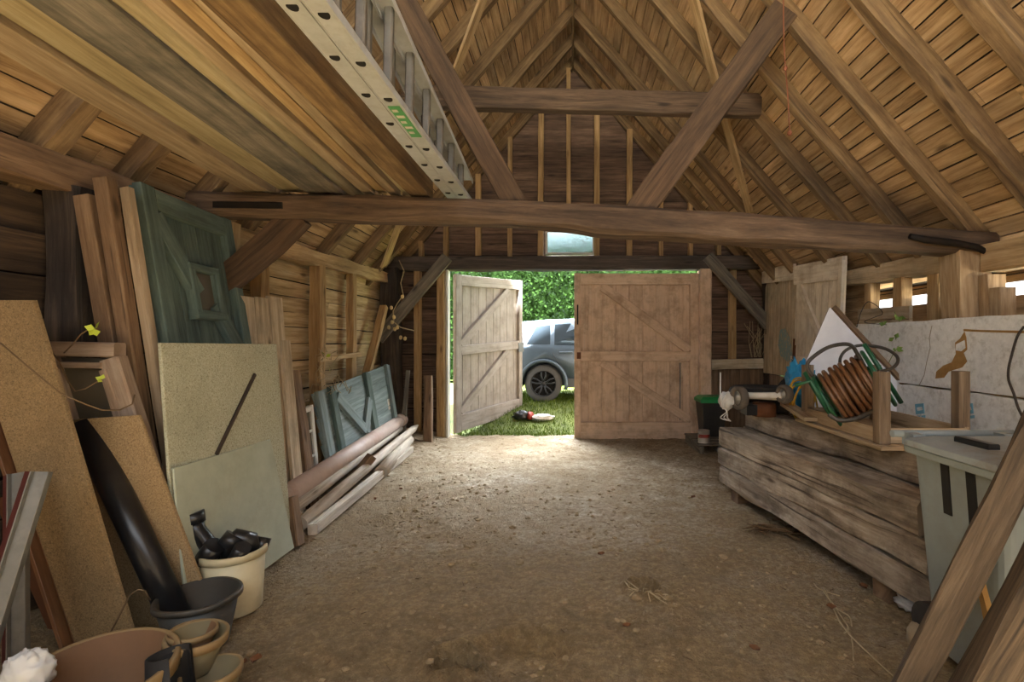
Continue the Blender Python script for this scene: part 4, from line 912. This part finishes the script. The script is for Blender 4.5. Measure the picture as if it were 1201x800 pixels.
# ---- upturned table
t = thing('upturned_table', 'small wooden table standing upside down on the sleepers, legs in the air', 'table', (2.12, 3.42, ZT))
x0, x1, y0, y1 = 1.83, 2.42, 2.95, 3.95
mb = MB(); mb.slab([(x0-.03, y0-.06, ZT+.025), (x1+.03, y0-.06, ZT+.025), (x1+.03, y1+.06, ZT+.025), (x0-.03, y1+.06, ZT+.025)], .024, along=1); mb.build('table_top', 'tablewood', t, bevel=.003)
for x, y in ((x0+.03, y0+.03), (x0+.03, y1-.03), (x1-.03, y0+.1), (x1-.03, y1-.03)):
    mb = MB(); mb.beam((x, y, ZT+.026), (x, y, 1.275), .07, .07, up=(0, 1, 0), ch=.05); mb.build('leg', 'tableleg', t, bevel=.002)
for a, b in (((x0+.02, y0+.06), (x0+.02, y1-.06)), ((x1-.02, y0+.06), (x1-.02, y1-.06)), ((x0+.06, y0+.02), (x1-.06, y0+.02)), ((x0+.06, y1-.02), (x1-.06, y1-.02))):
    mb = MB(); mb.beam((a[0], a[1], ZT+.075), (b[0], b[1], ZT+.075), .022, .09); mb.build('apron', 'tablewood', t)
# ---- hose reel, tipped over in the table
hc = V((1.86+.09, 3.45, 1.125)); ax = V((.76, -.43, .48)).normalized(); e1 = V((-.50, 0, .83)); e1 = (e1-ax*e1.dot(ax)).normalized(); e2 = ax.cross(e1)
t = thing('hose_reel', 'green framed hose reel wound with orange-brown hose lying in the upturned table', 'hose reel', hc-V((0, 0, .2)))
def hp(a, u, v): return hc+ax*a+e1*u+e2*v
pts = []
for layer, (r, n0) in enumerate(((.125, 8), (.155, 8), (.183, 7))):
    for k in range(n0*28):
        th = math.tau*k/28; f = k/(n0*28); f = f if layer % 2 == 0 else 1-f
        pts.append(hp(-.135+.27*f+.004*math.sin(th*.7), (r+.006*math.sin(th*3+layer))*math.cos(th), (r+.006*math.cos(th*2))*math.sin(th)))
mb = MB(); mb.tube(pts, .0155, 8); mb.build('hose', 'hose', t)
mb = MB(); mb.tube([hp(-.16, 0, 0), hp(.16, 0, 0)], .1, 24); mb.build('drum', 'reelgreen', t)
for a in (-.175, .175):
    mb = MB(); mb.tube([hp(a, .20*math.cos(q), .20*math.sin(q)) for q in [math.tau*k/40 for k in range(40)]], .014, 8, closed=True); mb.build('end_ring', 'reelgreen', t)
    mb = MB()
    for q in (0, math.tau/3, 2*math.tau/3): mb.beam(hp(a, 0, 0), hp(a, .2*math.cos(q+.5), .2*math.sin(q+.5)), .035, .008, up=ax)
    mb.build('spoke_plate', 'reelgreen', t)
    mb = MB(); mb.tube([hp(a*1.22, -.24, -.06), hp(a*1.22, .0, .0), hp(a*1.22, .24, -.05)], .016, 8); mb.build('side_bar', 'reelgreen', t)
# tubular stand and handle traced as a bent tube
def tb(pts, r, nm, m): mb = MB(); mb.tube([P(*p) for p in pts], r, 10); mb.build(nm, m, t)
def smooth(pts, n=5):
    pts = [V(p) for p in pts]; out = []
    for i in range(len(pts)-1):
        a = pts[max(0, i-1)]; b = pts[i]; c = pts[i+1]; d = pts[min(len(pts)-1, i+2)]
        for k in range(n):
            q = k/n; out.append(.5*((2*b)+(c-a)*q+(2*a-5*b+4*c-d)*q*q+(3*b-a-3*c+d)*q**3))
    return out+[pts[-1]]
def stube(pts, r, nm, m, raw=False):
    mb = MB(); mb.tube(smooth(pts if raw else [P(*p) for p in pts]), r, 10); mb.build(nm, m, t)
stube([(953, 441, 3.3), (947, 431, 3.3), (950, 422, 3.3), (968, 409, 3.32), (985, 404, 3.34), (998, 405, 3.36), (1005, 414, 3.38), (1014, 430, 3.38), (1022, 444, 3.38), (1030, 462, 3.36)], .013, 'stand_tube', 'reelgrey')
stube([(1006, 470, 3.5), (992, 440, 3.55), (985, 424, 3.6), (992, 411, 3.62), (1010, 405, 3.6), (1035, 408, 3.5), (1050, 416, 3.42), (1053, 424, 3.38), (1046, 432, 3.34), (1030, 436, 3.3)], .011, 'handle_tube', 'reelgrey')
stube([(972, 486, 3.2), (985, 493, 3.16), (1004, 491, 3.14), (1020, 484, 3.14), (1036, 477, 3.16)], .015, 'foot_tube', 'reelgrey')
tb([(932, 452, 3.4), (951, 447, 3.38), (968, 478, 3.3)], .014, 'crank', 'reelgreen')
# ---- yellow cable coil and blue tarp
mb = MB(); cc = P(944, 470, 4.1); 
for k in range(5): 
    o1 = V((R.uniform(-.02, .02), .02*k, R.uniform(-.02, .02))); r = .15+R.uniform(-.02, .02)
    mb.tube([cc+o1+V((r*.55*math.cos(q), .05*math.sin(q*2+k), r*1.12*math.sin(q))) for q in [math.tau*i/28 for i in range(28)]], .008, 6, closed=True)
o = mb.build('cable_coil', 'cable'); tag(o, 'yellow cable coil standing between the blue tarp and the hose reel', 'cable')
mb = MB(); mb.blob(P(938, 452, 4.35), (.10, .12, .20), .45, 2.6, 30, 24, seed=21); tag(mb.build('tarpaulin', 'tarp'), 'crumpled bright blue tarpaulin beside the hose reel', 'tarpaulin')
mb = MB(); mb.beam(P(922, 474, 4.25)+V((0, 0, 0)), P(951, 492, 3.72), .1, .03, j=.002); tag(mb.build('short_board', 'tablewood'), 'short board lying on the sleepers left of the upturned table', 'board')
# ---- white sheet on its corner
A_, B_, D_ = P(973, 360, 4.35), P(919, 483, 4.45), P(1066, 462, 4.15)
B_ = P(921, 480, 4.5); mb = MB(); C_ = B_+(D_-A_)*.82
mb.slab([A_, B_, C_, A_+(D_-A_)*1.0], .03, edge=1); o = mb.build('white_sheet', ['whitesheet', 'oldwood']); tag(o, 'white laminated sheet standing on its corner behind the hose reel', 'sheet')
mb = MB(); d = (D_-A_); mb.beam(A_+V((.028, -.01, -.0)), D_+V((.028, -.01, 0))+d*.25, .035, .05, up=(0, 1, 0)); tag(mb.build('brown_batten', 'oldwood'), 'brown batten along the slanting edge of the white sheet', 'batten')
# ---- mower upside down
mz = ZT
t = thing('push_mower', 'old white push mower lying upside down on the far end of the sleepers', 'mower', P(888, 490, 4.25))
mb = MB(); mb.tube([P(873, 464, 4.2), P(922, 464, 4.02)], .028, 10); mb.beam(P(876, 464, 4.2), P(915, 466, 4.25), .08, .05, ch=.2); mb.build('chassis', 'mower', t)
mb = MB(); mb.blob(P(852, 470, 4.2), (.06, .09, .075), .25, 2.2, seed=2); mb.build('housing', 'mower', t)
for c, r in ((P(867, 466.5, 4.1), .098), (P(920, 462.5, 4.0), .078)):
    wl = MB(); dd = V((-.95, -.30, .0)); wl.lathe([(r*.62, -.03), (r*.9, -.032), (r, -.018), (r, .018), (r*.9, .032), (r*.62, .03), (r*.62, -.03)], c, dd, 30); wo = wl.build('wheel', 'tyre', t)
    wl = MB(); wl.lathe([(0, .02), (r*.25, .022), (r*.3, .005), (r*.63, .008), (r*.63, -.008), (r*.3, -.005), (r*.25, -.022), (0, -.02)], c, dd, 30); wl.build('hub_cap', 'hub', wo)
mb = MB(); cc = P(896, 479, 4.3); mb.lathe([(0, -.065), (.10, -.065), (.10, .03), (.09, .05), (0, .05)], cc, (0, 0, 1), 26); mb.build('engine_drum', 'rust', t)
mb = MB(); mb.box((cc.x-.17, cc.y-.06, ZT+.01), (cc.x-.06, cc.y+.1, ZT+.1)); mb.build('motor_bracket', 'black', t)
mb = MB()
mb.tube(smooth([P(845, 437, 4.15), P(845, 465, 4.12), P(848, 480, 4.1)]), .006, 6)
for k in range(3): mb.tube(smooth([P(852, 462+3*k, 4.1), P(846+2*k, 476, 4.08), P(853, 482+2*k, 4.05), P(845+4*k, 490, 4.05), P(857, 494, 4.06)]), .004, 6)
mb.build('pull_cord', 'mower', t)
# ---- tyres
for k, (c, r, lab) in enumerate(((V((1.78, 4.62, ZT+.06)), .235, 'black tyre lying flat behind the mower, lower one'), (V((1.74, 4.6, ZT+.175)), .225, 'black tyre lying flat behind the mower, upper one'))):
    mb = MB(); mb.tube([c+V((r*math.cos(q), r*math.sin(q), 0)) for q in [math.tau*i/40 for i in range(40)]], .055, 14, closed=True); tag(mb.build('flat_tyre', 'rubber'), lab, 'tyre', 'tyres behind the mower')
mb = MB(); c = V((2.07, 4.5, ZT+.17))
for k in range(4): mb.tube([c+V(((.15+.02*k)*math.cos(q), .08*math.sin(q), .15*math.sin(q)+.012*math.sin(3*q+k))) for q in [math.tau*i/30 for i in range(30)]], .012, 7, closed=True)
tag(mb.build('hose_coil', 'rubber'), 'coil of thin black hose beside the tyres', 'hose')
# ---- green lidded box, step, can
mb = None
t = thing('lidded_bin', 'black plastic bin with a bright green lid by the door post', 'bin', (1.99, 7.08, .12))
c = V((1.97, 7.05, 0))
mb = MB(); lo, hi = [(-.14, -.14), (.14, -.14), (.14, .14), (-.14, .14)], [(-.18, -.18), (.18, -.18), (.18, .18), (-.18, .18)]
mb.v += [c+V((x, y, .13)) for x, y in lo]+[c+V((x, y, .62)) for x, y in hi]
for k in range(4): mb.face([k, (k+1) % 4, 4+(k+1) % 4, 4+k])
mb.face([3, 2, 1, 0]); mb.face([4, 5, 6, 7]); mb.build('body', 'boxblack', t, bevel=.015)
mb = MB(); mb.v += [c+V((x*1.1, y*1.1, .61)) for x, y in hi]+[c+V((x*1.1, y*1.1, .655)) for x, y in hi]+[c+V((x*.85, y*.85, .695)) for x, y in hi]
for b_ in (0, 4):
    for k in range(4): mb.face([b_+k, b_+(k+1) % 4, b_+4+(k+1) % 4, b_+4+k])
mb.face([3, 2, 1, 0]); mb.face([8, 9, 10, 11]); mb.build('lid', 'lidgreen', t, bevel=.008)
t = thing('slatted_step', 'low grey slatted wooden step under the bin and paint can', 'step', (1.85, 6.7, 0))
for k in range(5): mb = MB(); mb.beam((1.62, 6.45+.17*k, .125), (2.2, 6.45+.17*k, .125), .12, .02, j=.003); mb.build('slat_board', 'greybrace', t)
for x in (1.66, 1.92, 2.16): mb = MB(); mb.beam((x, 6.38, .055), (x, 7.2, .055), .05, .11, j=.003); mb.build('bearer', 'greybrace', t)
t = thing('paint_can', 'small dented paint can with a red band on the slatted step', 'paint can', (1.72, 6.5, .137)); c = V((1.72, 6.5, .137))
mb = MB(); mb.lathe([(0, 0), (.075, 0), (.078, .006), (.075, .012), (.075, .15), (.079, .155), (.075, .165), (.06, .158), (0, .155)], c, (0, 0, 1), 28); mb.build('body', 'can', t)
mb = MB(); mb.lathe([(.0762, .07), (.0762, .115)], c, (0, 0, 1), 28, a0=2.6, a1=5.4); mb.build('label_band', 'red', t)
mb = MB(); mb.tube(smooth([c+V((-.077, 0, .13)), c+V((-.06, -.07, .09)), c+V((0, -.09, .08)), c+V((.06, -.07, .09)), c+V((.077, 0, .13))]), .003, 6); mb.build('wire_handle', 'galv', t)
# ---- cream door and weathered boards leaning on the right wall
t = thing('cream_door', 'cream painted plank door leaning on the right wall beyond the white sheet', 'door leaf', (2.85, 5.8, 0))
def cd(y, z, w=0): return V((2.78+.1*z/2.4-w, y, z))
ya, yb = 5.2, 6.33
mb = MB()
for k in range(7): yy = ya+(yb-ya)*(k+.5)/7; mb.beam(cd(yy, .05), cd(yy, 2.36+.06*(yy-ya)), .156, .022, up=(1, 0, 0), ch=.1)
mb.build('boarding', 'creamdoor', t)
def cb(a, b, w, nm): mb = MB(); mb.beam(cd(*a, .03), cd(*b, .03), w, .035, up=(1, 0, 0), ch=.1); mb.build(nm, 'creamdoor', t)
cb((ya, 2.24), (yb, 2.31), .24, 'ledge'); cb((ya, 1.2), (yb, 1.2), .16, 'ledge'); cb((ya+.2, 1.25), (yb-.12, 2.18), .1, 'brace'); cb((ya+.03, .05), (ya+.03, 2.36), .07, 'stile')
mb = MB(); mb.beam(cd(6.2, 1.18, .06), cd(6.2, 1.42, .06), .05, .012, up=(1, 0, 0)); mb.tube([cd(6.2, 1.25, .07), cd(6.2, 1.5, .07)], .012, 8); mb.build('bolt', 'rust', t)
t = thing('board_screen', 'weathered board screen with a faint blue stain in the back right corner', 'board screen', (2.9, 6.9, 0))
for k in range(6):
    yy = 6.42+.18*k; mb = MB(); mb.beam((2.86, yy, 1.0), (2.9, yy, 2.48), .172, .022, up=(1, 0, 0), j=.002, seg=4); mb.build('board', 'weath', t)
mb = MB(); mb.beam((2.84, 6.33, 2.36), (2.86, 7.45, 2.44), .03, .2); mb.build('top_rail', 'creamdoor', t)
mb = MB(); mb.poly([V((2.84+.04*dy*.5, 6.4+dy*.5, 1.2+dz*.45)) for dy, dz in ((0, .1), (.35, 0), (.8, .15), (1, .5), (.85, .95), (.5, 1), (.2, .7), (.05, .4))], .003, (-1, 0, 0)); mb.build('blue_stain', 'bluestain', t)
mb = MB()
for k in range(7): mb.beam((2.92, 6.4+.165*k, 0), (2.92, 6.4+.165*k, .98), .155, .022, up=(1, 0, 0), j=.003, seg=3)
tag(mb.build('low_boarding', 'pinkframe'), 'pinkish upright boards below the weathered screen', 'boards', kind='structure')
# ---- insulation sheets
XI = 2.74
def ins(name, label, ya, yb, z0, z1, th=.06):
    t = thing(name, label, 'insulation board', (XI, (ya+yb)/2, z0))
    mb = MB(); N = 24
    top = [(yb+(ya-yb)*k/N, z1+.010*noise.noise((k*.7, z1, 0))+(.008 if k % 7 == 3 else 0)) for k in range(N+1)]
    pts = [V((XI, yb, z0)), V((XI, ya, z0))]+[V((XI, y, z)) for y, z in top[::-1]]
    mb.poly(pts, -th, (-1, 0, 0)) if 0 else mb.poly(pts, th, (-1, 0, 0)); mb.build('foam_sheet', 'poly', t, bevel=.004); return t
t1 = ins('insulation_board', 'upper white insulation board with a torn brown patch on the right wall', 2.0, 4.78, 1.115, 1.625)
def io(px, py, d=.003): y = F*(XI-d)/(px-CX); return V((XI-d, y, EZ+(CY-py)*y/F))
mb = MB(); mb.poly([io(*p) for p in ((1131, 389), (1133, 396), (1134, 410), (1130, 414), (1134, 424), (1128, 431), (1112, 436), (1107, 443), (1097, 444), (1098, 436), (1106, 429), (1116, 425), (1121, 415), (1120, 402), (1126, 397))], .004, (-1, 0, 0)); mb.build('torn_patch', 'patch', t1)
mb = MB(); mb.poly([io(*p, .006) for p in ((1121, 404), (1131, 399), (1132, 408), (1127, 412), (1121, 411))], .004, (-1, 0, 0)); mb.build('torn_flap', 'poly', t1)
mb = MB(); mb.poly([io(*p) for p in ((1130, 386), (1150, 387), (1201, 388), (1240, 388), (1240, 391), (1201, 391), (1150, 389.5), (1130, 388.5))], .004, (-1, 0, 0)); mb.build('cut_line', 'patch', t1)
mb = MB(); mb.tube([io(*p, .002) for p in ((1093, 382), (1090, 396), (1091, 408), (1087, 424), (1084, 440), (1078, 452))], .0022, 5); mb.build('crack', 'web', t1)
t2 = ins('insulation_board', 'lower white insulation board with pale blue printing, half behind the grey bin', 2.0, 4.35, .55, 1.10)
for cx_, sx in ((1079, 1), (1136, 1.1)):
    b_ = lambda x, y: io(cx_+x*sx, 482+y)
    mb = MB(); mb.poly([b_(-6, -8), b_(4, -9), b_(5, 3), b_(-5, 4)], .003, (-1, 0, 0)); lg = mb.build('printed_logo', 'blueprint', t2)
    mb = MB(); q = lambda x, y: io(cx_+x*sx, 482+y, .005); mb.poly([q(-4, -4), q(2, -5), q(3, -1), q(-3, 0)], .002, (-1, 0, 0)); mb.build('logo_mark', 'poly', lg)
    mb = MB(); mb.poly([b_(-5, 6), b_(0, 5.5), b_(0, 9), b_(-5, 9.5)], .003, (-1, 0, 0)); mb.build('printed_word', 'blueprint', t2)
    mb = MB(); mb.poly([b_(1.5, 5.5), b_(6, 5), b_(6, 8.5), b_(1.5, 9)], .003, (-1, 0, 0)); mb.build('printed_word', 'blueprint', t2)
for yy in (2.2, 3.4, 4.1):
    mb = MB(); mb.beam((2.93, yy, 0), (2.93, yy, 1.5), .1, .09, up=(0, 1, 0)); tag(mb.build('wall_stud', 'stud'), 'stud behind the insulation boards', 'stud', kind='structure')
# ---- wheeled bin
t = thing('wheeled_bin', 'grey wheeled rubbish bin with a dirty lid at the near end of the sleepers', 'bin', (1.86, 2.08, 0))
bx0, bx1, by0, by1 = 1.6, 2.16, 1.84, 2.40
def quadloft(mb, rings, m=0):
    b = len(mb.v)
    for r in rings: mb.v += [V(p) for p in r]
    n_ = len(rings[0])
    for i in range(len(rings)-1):
        for k in range(n_): mb.face([b+i*n_+k, b+i*n_+(k+1) % n_, b+(i+1)*n_+(k+1) % n_, b+(i+1)*n_+k], None, m)
    mb.face([b+k for k in range(n_)][::-1], None, m); e = b+(len(rings)-1)*n_; mb.face([e+k for k in range(n_)], None, m)
def rrect(x0, x1, y0, y1, z, r=.05, n=4):
    out = []
    for cx_, cy_, a0 in ((x1-r, y1-r, 0), (x0+r, y1-r, 90), (x0+r, y0+r, 180), (x1-r, y0+r, 270)):
        for k in range(n+1): a = math.radians(a0+90*k/n); out.append((cx_+r*math.cos(a), cy_+r*math.sin(a), z))
    return out
mb = MB(); quadloft(mb, [rrect(bx0+.09, bx1-.09, by0+.09, by1-.06, .04), rrect(bx0+.025, bx1-.025, by0+.03, by1-.02, .93)]); mb.build('body', 'binp', t)
mb = MB(); quadloft(mb, [rrect(bx0-.02, bx1+.02, by0-.03, by1+.0, .93, .06), rrect(bx0-.025, bx1+.025, by0-.035, by1+.0, .965, .06)]); mb.build('rim', 'binp', t, bevel=.006)
mb = MB(); quadloft(mb, [rrect(bx0-.035, bx1+.035, by0-.045, by1-.02, .967, .06), rrect(bx0-.03, bx1+.03, by0-.04, by1-.02, .995, .06), rrect(bx0+.03, bx1-.03, by0+.03, by1-.08, 1.012, .06)]); lid = mb.build('lid', 'binlid', t, bevel=.005)
mb = MB(); mb.beam((bx0+.12, by0+.18, 1.02), (bx0+.12, by0+.36, 1.02), .05, .03, ch=.2); mb.build('lid_grip', 'black', lid); mb = MB(); mb.beam((bx0+.3, by0+.1, 1.02), (bx0+.3, by0+.2, 1.02), .09, .035, ch=.2); mb.build('lid_grip', 'black', lid)
mb = MB(); mb.tube([(bx0-.02, by1+.05, 1.0), (bx1+.02, by1+.05, 1.0)], .018, 14); mb.build('hinge_bar', 'binp', t)
for x in (bx0+.06, bx1-.06): mb = MB(); mb.box((x-.03, by1-.03, .95), (x+.03, by1+.05, 1.01)); mb.build('hinge_lug', 'binp', t)
def side(y, z): tt = (z-.04)/.89; return bx0+.09+(.025-.09)*tt
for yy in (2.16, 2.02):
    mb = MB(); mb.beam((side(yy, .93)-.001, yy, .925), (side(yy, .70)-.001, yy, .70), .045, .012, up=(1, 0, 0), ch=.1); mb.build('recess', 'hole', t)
for x in (bx0+.12, bx1-.12):
    mb = MB(); mb.tube([(x-.03, by1-.03, .1), (x+.03, by1-.03, .1)], .1, 26); mb.build('wheel', 'rubber', t)
mb = MB(); mb.poly([(1.545, 1.98, .55), (1.55, 1.93, .30), (1.55, 1.83, .46)], .015, (-1, -.2, .1)); tag(mb.build('broken_slate', 'patch'), 'triangular brown broken piece caught between the bin and the front beam', 'broken piece') if 0 else None
mb = MB(); mb.beam((1.575, 1.74, .0), (1.50, 1.84, .625), .08, .02, up=(1, 0, 0), w1=.012, j=.002); tag(mb.build('pointed_offcut', 'patch'), 'pointed brown offcut between the grey bin and the front beam', 'offcut')
# ---- rough beams in the front right corner
mb = MB(); mb.beam((1.17, 1.84, .0), (1.84, 1.60, 1.85), .095, .13, up=(-.55, -.75, .1), j=.008, seg=14); tag(mb.build('rough_beam', 'sawn'), 'rough sawn beam leaning in the front right corner, left of two', 'timber beam', 'rough beams in the front right corner', 'thing')
mb = MB(); mb.beam((1.205, 1.66, .0), (1.74, 1.44, 1.45), .1, .2, up=(-.5, -.8, .1), j=.008, seg=14); tag(mb.build('rough_beam', 'sawn'), 'rough sawn beam leaning in the front right corner, right of two', 'timber beam', 'rough beams in the front right corner', 'thing')
# ---- cable, vine, twine
mb = MB(); mb.tube(smooth([P(1201, 383, 3.0), P(1193, 395, 3.0), P(1187, 415, 3.0), P(1183, 432, 3.0), P(1183, 446, 3.0), P(1189, 462, 2.98), P(1194, 478, 2.95), P(1200, 490, 2.9)]), .007, 8); tag(mb.build('bramble_stem', 'darkpost'), 'dark bramble stem hanging in front of the insulation boards', 'stem')
sprig('climbing_plant', 'thin green vine with small leaves climbing over the top of the insulation board', 'plant', smooth([P(1040, 430, 4.2), P(1048, 414, 4.2), P(1052, 402, 4.22), P(1056, 388, 4.25), P(1055, 377, 4.3), P(1049, 366, 4.3)]), .0028, [(P(1054, 372, 4.22), 4), (P(1057, 385, 4.18), 2), (P(1050, 397, 4.15), 3), (P(1051, 410, 4.12), 4), (P(1042, 400, 4.15), 2), (P(1038, 381, 4.2), 2)], 'leafr', 'leafr', .055)
sprig('dry_tendrils', 'dark dry tendrils over the pale patched boards', 'dry plant', smooth([P(1005, 384, 4.3), P(1010, 366, 4.3), P(1018, 354, 4.3), P(1030, 360, 4.3), P(1035, 368, 4.3), P(1026, 372, 4.3), P(1014, 378, 4.3), P(1040, 381, 4.3)]), .0035, [], 'darkpost')
mb = MB(); mb.tube(smooth([P(919, -6, 3.5), P(919, 25, 3.5), P(920, 60, 3.5), P(921, 78, 3.5), P(923, 100, 3.5), P(925, 130, 3.5), P(926, 156, 3.5)]), .0045, 6); mb.blob(P(921, 80, 3.5), (.014, .014, .02), .2); mb.blob(P(926, 156, 3.5), (.016, .016, .02), .2)
tag(mb.build('twine', 'twine'), 'knotted orange twine hanging beside the right raking strut', 'twine')
mb = MB()
for k in range(14): p = P(888+R.uniform(-8, 6), 419, 7.44); mb.tube([p, p+V((R.uniform(-.1, .1), R.uniform(-.05, .05), R.uniform(.12, .3))), p+V((R.uniform(-.2, .2), R.uniform(-.1, .1), R.uniform(.3, .6)))], .004, 5)
tag(mb.build('dry_stalks', 'straw'), 'tangle of straw stalks leaning on the corner post by the rail', 'dry plant')
# ---- things on the floor
def twigs(name, label, c, n_, r, L, mat, th=.004):
    t = thing(name, label, 'twigs', c)
    for k in range(n_):
        a = R.uniform(0, 6.28); p = V(c)+V((R.uniform(-r, r), R.uniform(-r*.6, r*.6), th+R.uniform(0, .03))); d = V((math.cos(a), math.sin(a)*.7, R.uniform(-.02, .12)))*L*R.uniform(.5, 1)
        mb = MB(); q = p+d*.5+V((R.uniform(-.02, .02), R.uniform(-.02, .02), .01)); e = p+d; e.z = max(e.z, floor_z(e.x, e.y)+th); p.z = max(p.z, floor_z(p.x, p.y)+th*.6); mb.tube([p, q, e], th*R.uniform(.6, 1.2), 5); mb.build('twig', mat, t)
twigs('twig_pile', 'small heap of dry twigs on the floor before the sleepers', G(908, 624), 40, .13, .2, 'twig', .006)
twigs('twig_tuft', 'few pale twigs sticking out of the small floor hole', G(757, 700), 10, .05, .17, 'straw')
t = thing('straw_wisp', 'wisp of pale straw on the floor near the sleeper block', 'straw', G(985, 725))
for k, pp in enumerate((((964, 693), (975, 708), (985, 728), (998, 744), (1001, 775)), ((970, 700), (982, 715), (996, 722), (999, 733)), ((972, 703), (986, 722), (995, 735), (990, 742)), ((968, 694), (978, 716), (992, 738), (1020, 770), (1050, 796)), ((955, 686), (962, 693), (985, 700)))):
    mb = MB(); mb.tube(smooth([G(*q)+V((0, 0, .006+floor_z(G(*q).x, G(*q).y))) for q in pp]), .0035, 5); mb.build('stalk', 'straw', t)
mb = MB(); mb.blob(G(1073, 757)+V((0, 0, .05)), (.035, .035, .06), .15, 2, seed=9); tag(mb.build('pale_stone', 'stone'), 'pale rounded stone at the foot of the left rough beam', 'stone')
mb = MB(); rr = random.Random(12)
for _ in range(1000):
    y = 1.9+5.6*rr.random()**1.2; x = rr.uniform(-2.2, 2.2)
    if rr.random() < .45: x = rr.choice([-1, 1])*rr.uniform(1.0, 2.1) if y > 4 else x
    z = floor_z(x, y); 
    if rr.random() < .5: d = V((rr.uniform(-1, 1), rr.uniform(-1, 1), rr.uniform(0, .2))); mb.tube([V((x, y, z+.003)), V((x, y, z+.004))+d*rr.uniform(.015, .05)], rr.uniform(.0015, .003), 4)
    else: s_ = rr.uniform(.004, .012)*(1 if y < 5 else 1.4); mb.blob((x, y, z+s_*.2), (s_, s_*rr.uniform(.6, 1.2), s_*.5), .4, 2, 7, 5, 1, seed=rr.random()*9, smooth=False)
for _ in range(380):
    y = 1.95+3.2*rr.random(); x = rr.uniform(-1.6, 1.7); s_ = rr.uniform(.006, .02)*(1 if rr.random() < .9 else 1.6)
    mb.blob((x, y, floor_z(x, y)+s_*.1), (s_, s_*rr.uniform(.6, 1.3), s_*.55), .5, 2, 8, 6, 1, seed=rr.random()*9, smooth=False)
tag(mb.build('floor_debris', ['twig', 'clod']), 'scattered chips, pebbles and stalks on the earth floor', 'debris', kind='stuff')
rr = random.Random(5)
for k, (px, py) in enumerate(((813, 586), (1013, 690), (975, 715), (705, 650), (885, 765), (440, 585), (470, 575), (452, 560), (735, 735), (300, 775), (285, 780))):
    mb = MB(); p = G(px, py); p.z = floor_z(p.x, p.y)+.008; a = rr.uniform(0, 6); L = rr.uniform(.035, .06); N = 6
    for i in range(N+1):
        q = i/N; wdt = .45*L*math.sin(math.pi*min(.97, max(.04, q)))
        for s2 in (-1, 0, 1): mb.v.append(p+V((math.cos(a)*(q-.5)*L-math.sin(a)*s2*wdt, math.sin(a)*(q-.5)*L+math.cos(a)*s2*wdt, .012*abs(s2)+.02*(q-.5)**2)))
    for i in range(N):
        for s2 in range(2): mb.face([i*3+s2, i*3+s2+1, i*3+s2+4, i*3+s2+3], None, 0, True)
    tag(mb.build('dead_leaf', 'deadleaf'), 'curled brown dead leaf lying on the earth floor', 'leaf', 'dead leaves on the floor')
for k, (px, py) in enumerate(((450, 548), (474, 533), (448, 525), (428, 512), (492, 520))):
    t = thing('seedling', 'small bright seedling growing along the left poles', 'seedling', G(px, py+4), 'seedlings along the left poles')
    p = V(WL[t.name]); mb = MB(); mb.tube([p, p+V((0, 0, .05))], .003, 5); mb.build('stem', 'leafr', t)
    for q in range(3): mb = MB(); d = V((math.cos(q*2.1+k), math.sin(q*2.1+k), .4)); mb.leaf(p+V((0, 0, .045)), d, d.cross(V((0, 0, 1))), .06, .04); mb.build('leaf', 'leafy', t)
# ================================================================ eye, daylight
cam = bpy.data.cameras.new('camera'); co = bpy.data.objects.new('camera', cam); C.objects.link(co)
co.location = (0, 0, EZ); co.rotation_euler = (math.pi/2, 0, 0)
cam.sensor_width = 36; cam.lens = F/1201*36; cam.shift_x = (600.5-CX)/1201; cam.shift_y = (CY-400)/1201; cam.clip_start = .05
sc = bpy.context.scene; sc.camera = co
w = bpy.data.worlds.new('sky'); sc.world = w; w.use_nodes = True
nt = w.node_tree; bg = nt.nodes['Background']
# overcast sky with a broad bright glow added over the hedge side as backlight
tc = nt.nodes.new('ShaderNodeTexCoord'); dt = nt.nodes.new('ShaderNodeVectorMath'); dt.operation = 'DOT_PRODUCT'
nv = nt.nodes.new('ShaderNodeVectorMath'); nv.operation = 'NORMALIZE'; nt.links.new(tc.outputs['Generated'], nv.inputs[0])
el = math.radians(42); dt.inputs[1].default_value = (-.05, math.cos(el), math.sin(el)); nt.links.new(nv.outputs[0], dt.inputs[0])
mr = nt.nodes.new('ShaderNodeMapRange'); mr.interpolation_type = 'SMOOTHSTEP'
for k, v in ((1, .80), (2, .99), (3, .6), (4, 9.5)): mr.inputs[k].default_value = v
nt.links.new(dt.outputs['Value'], mr.inputs[0]); nt.links.new(mr.outputs[0], bg.inputs[1])
bg.inputs[0].default_value = (.90, .95, 1.0, 1)
sun = bpy.data.lights.new('hazy_sun', 'SUN'); sun.energy = 17; sun.angle = math.radians(4); sun.color = (.93, .97, 1)
so = bpy.data.objects.new('hazy_sun', sun); C.objects.link(so); so.rotation_euler = (math.radians(25), 0, math.radians(4))
vs = sc.view_settings; vs.view_transform = 'Standard'; vs.look = 'None'; vs.gamma = 1; vs.exposure = 2.98; vs.use_curve_mapping = False
sc.display_settings.display_device = 'sRGB'
cy = sc.cycles; cy.use_denoising = True; cy.max_bounces = 12; cy.diffuse_bounces = 8; cy.sample_clamp_indirect = 8; cy.caustics_reflective = False; cy.caustics_refractive = False
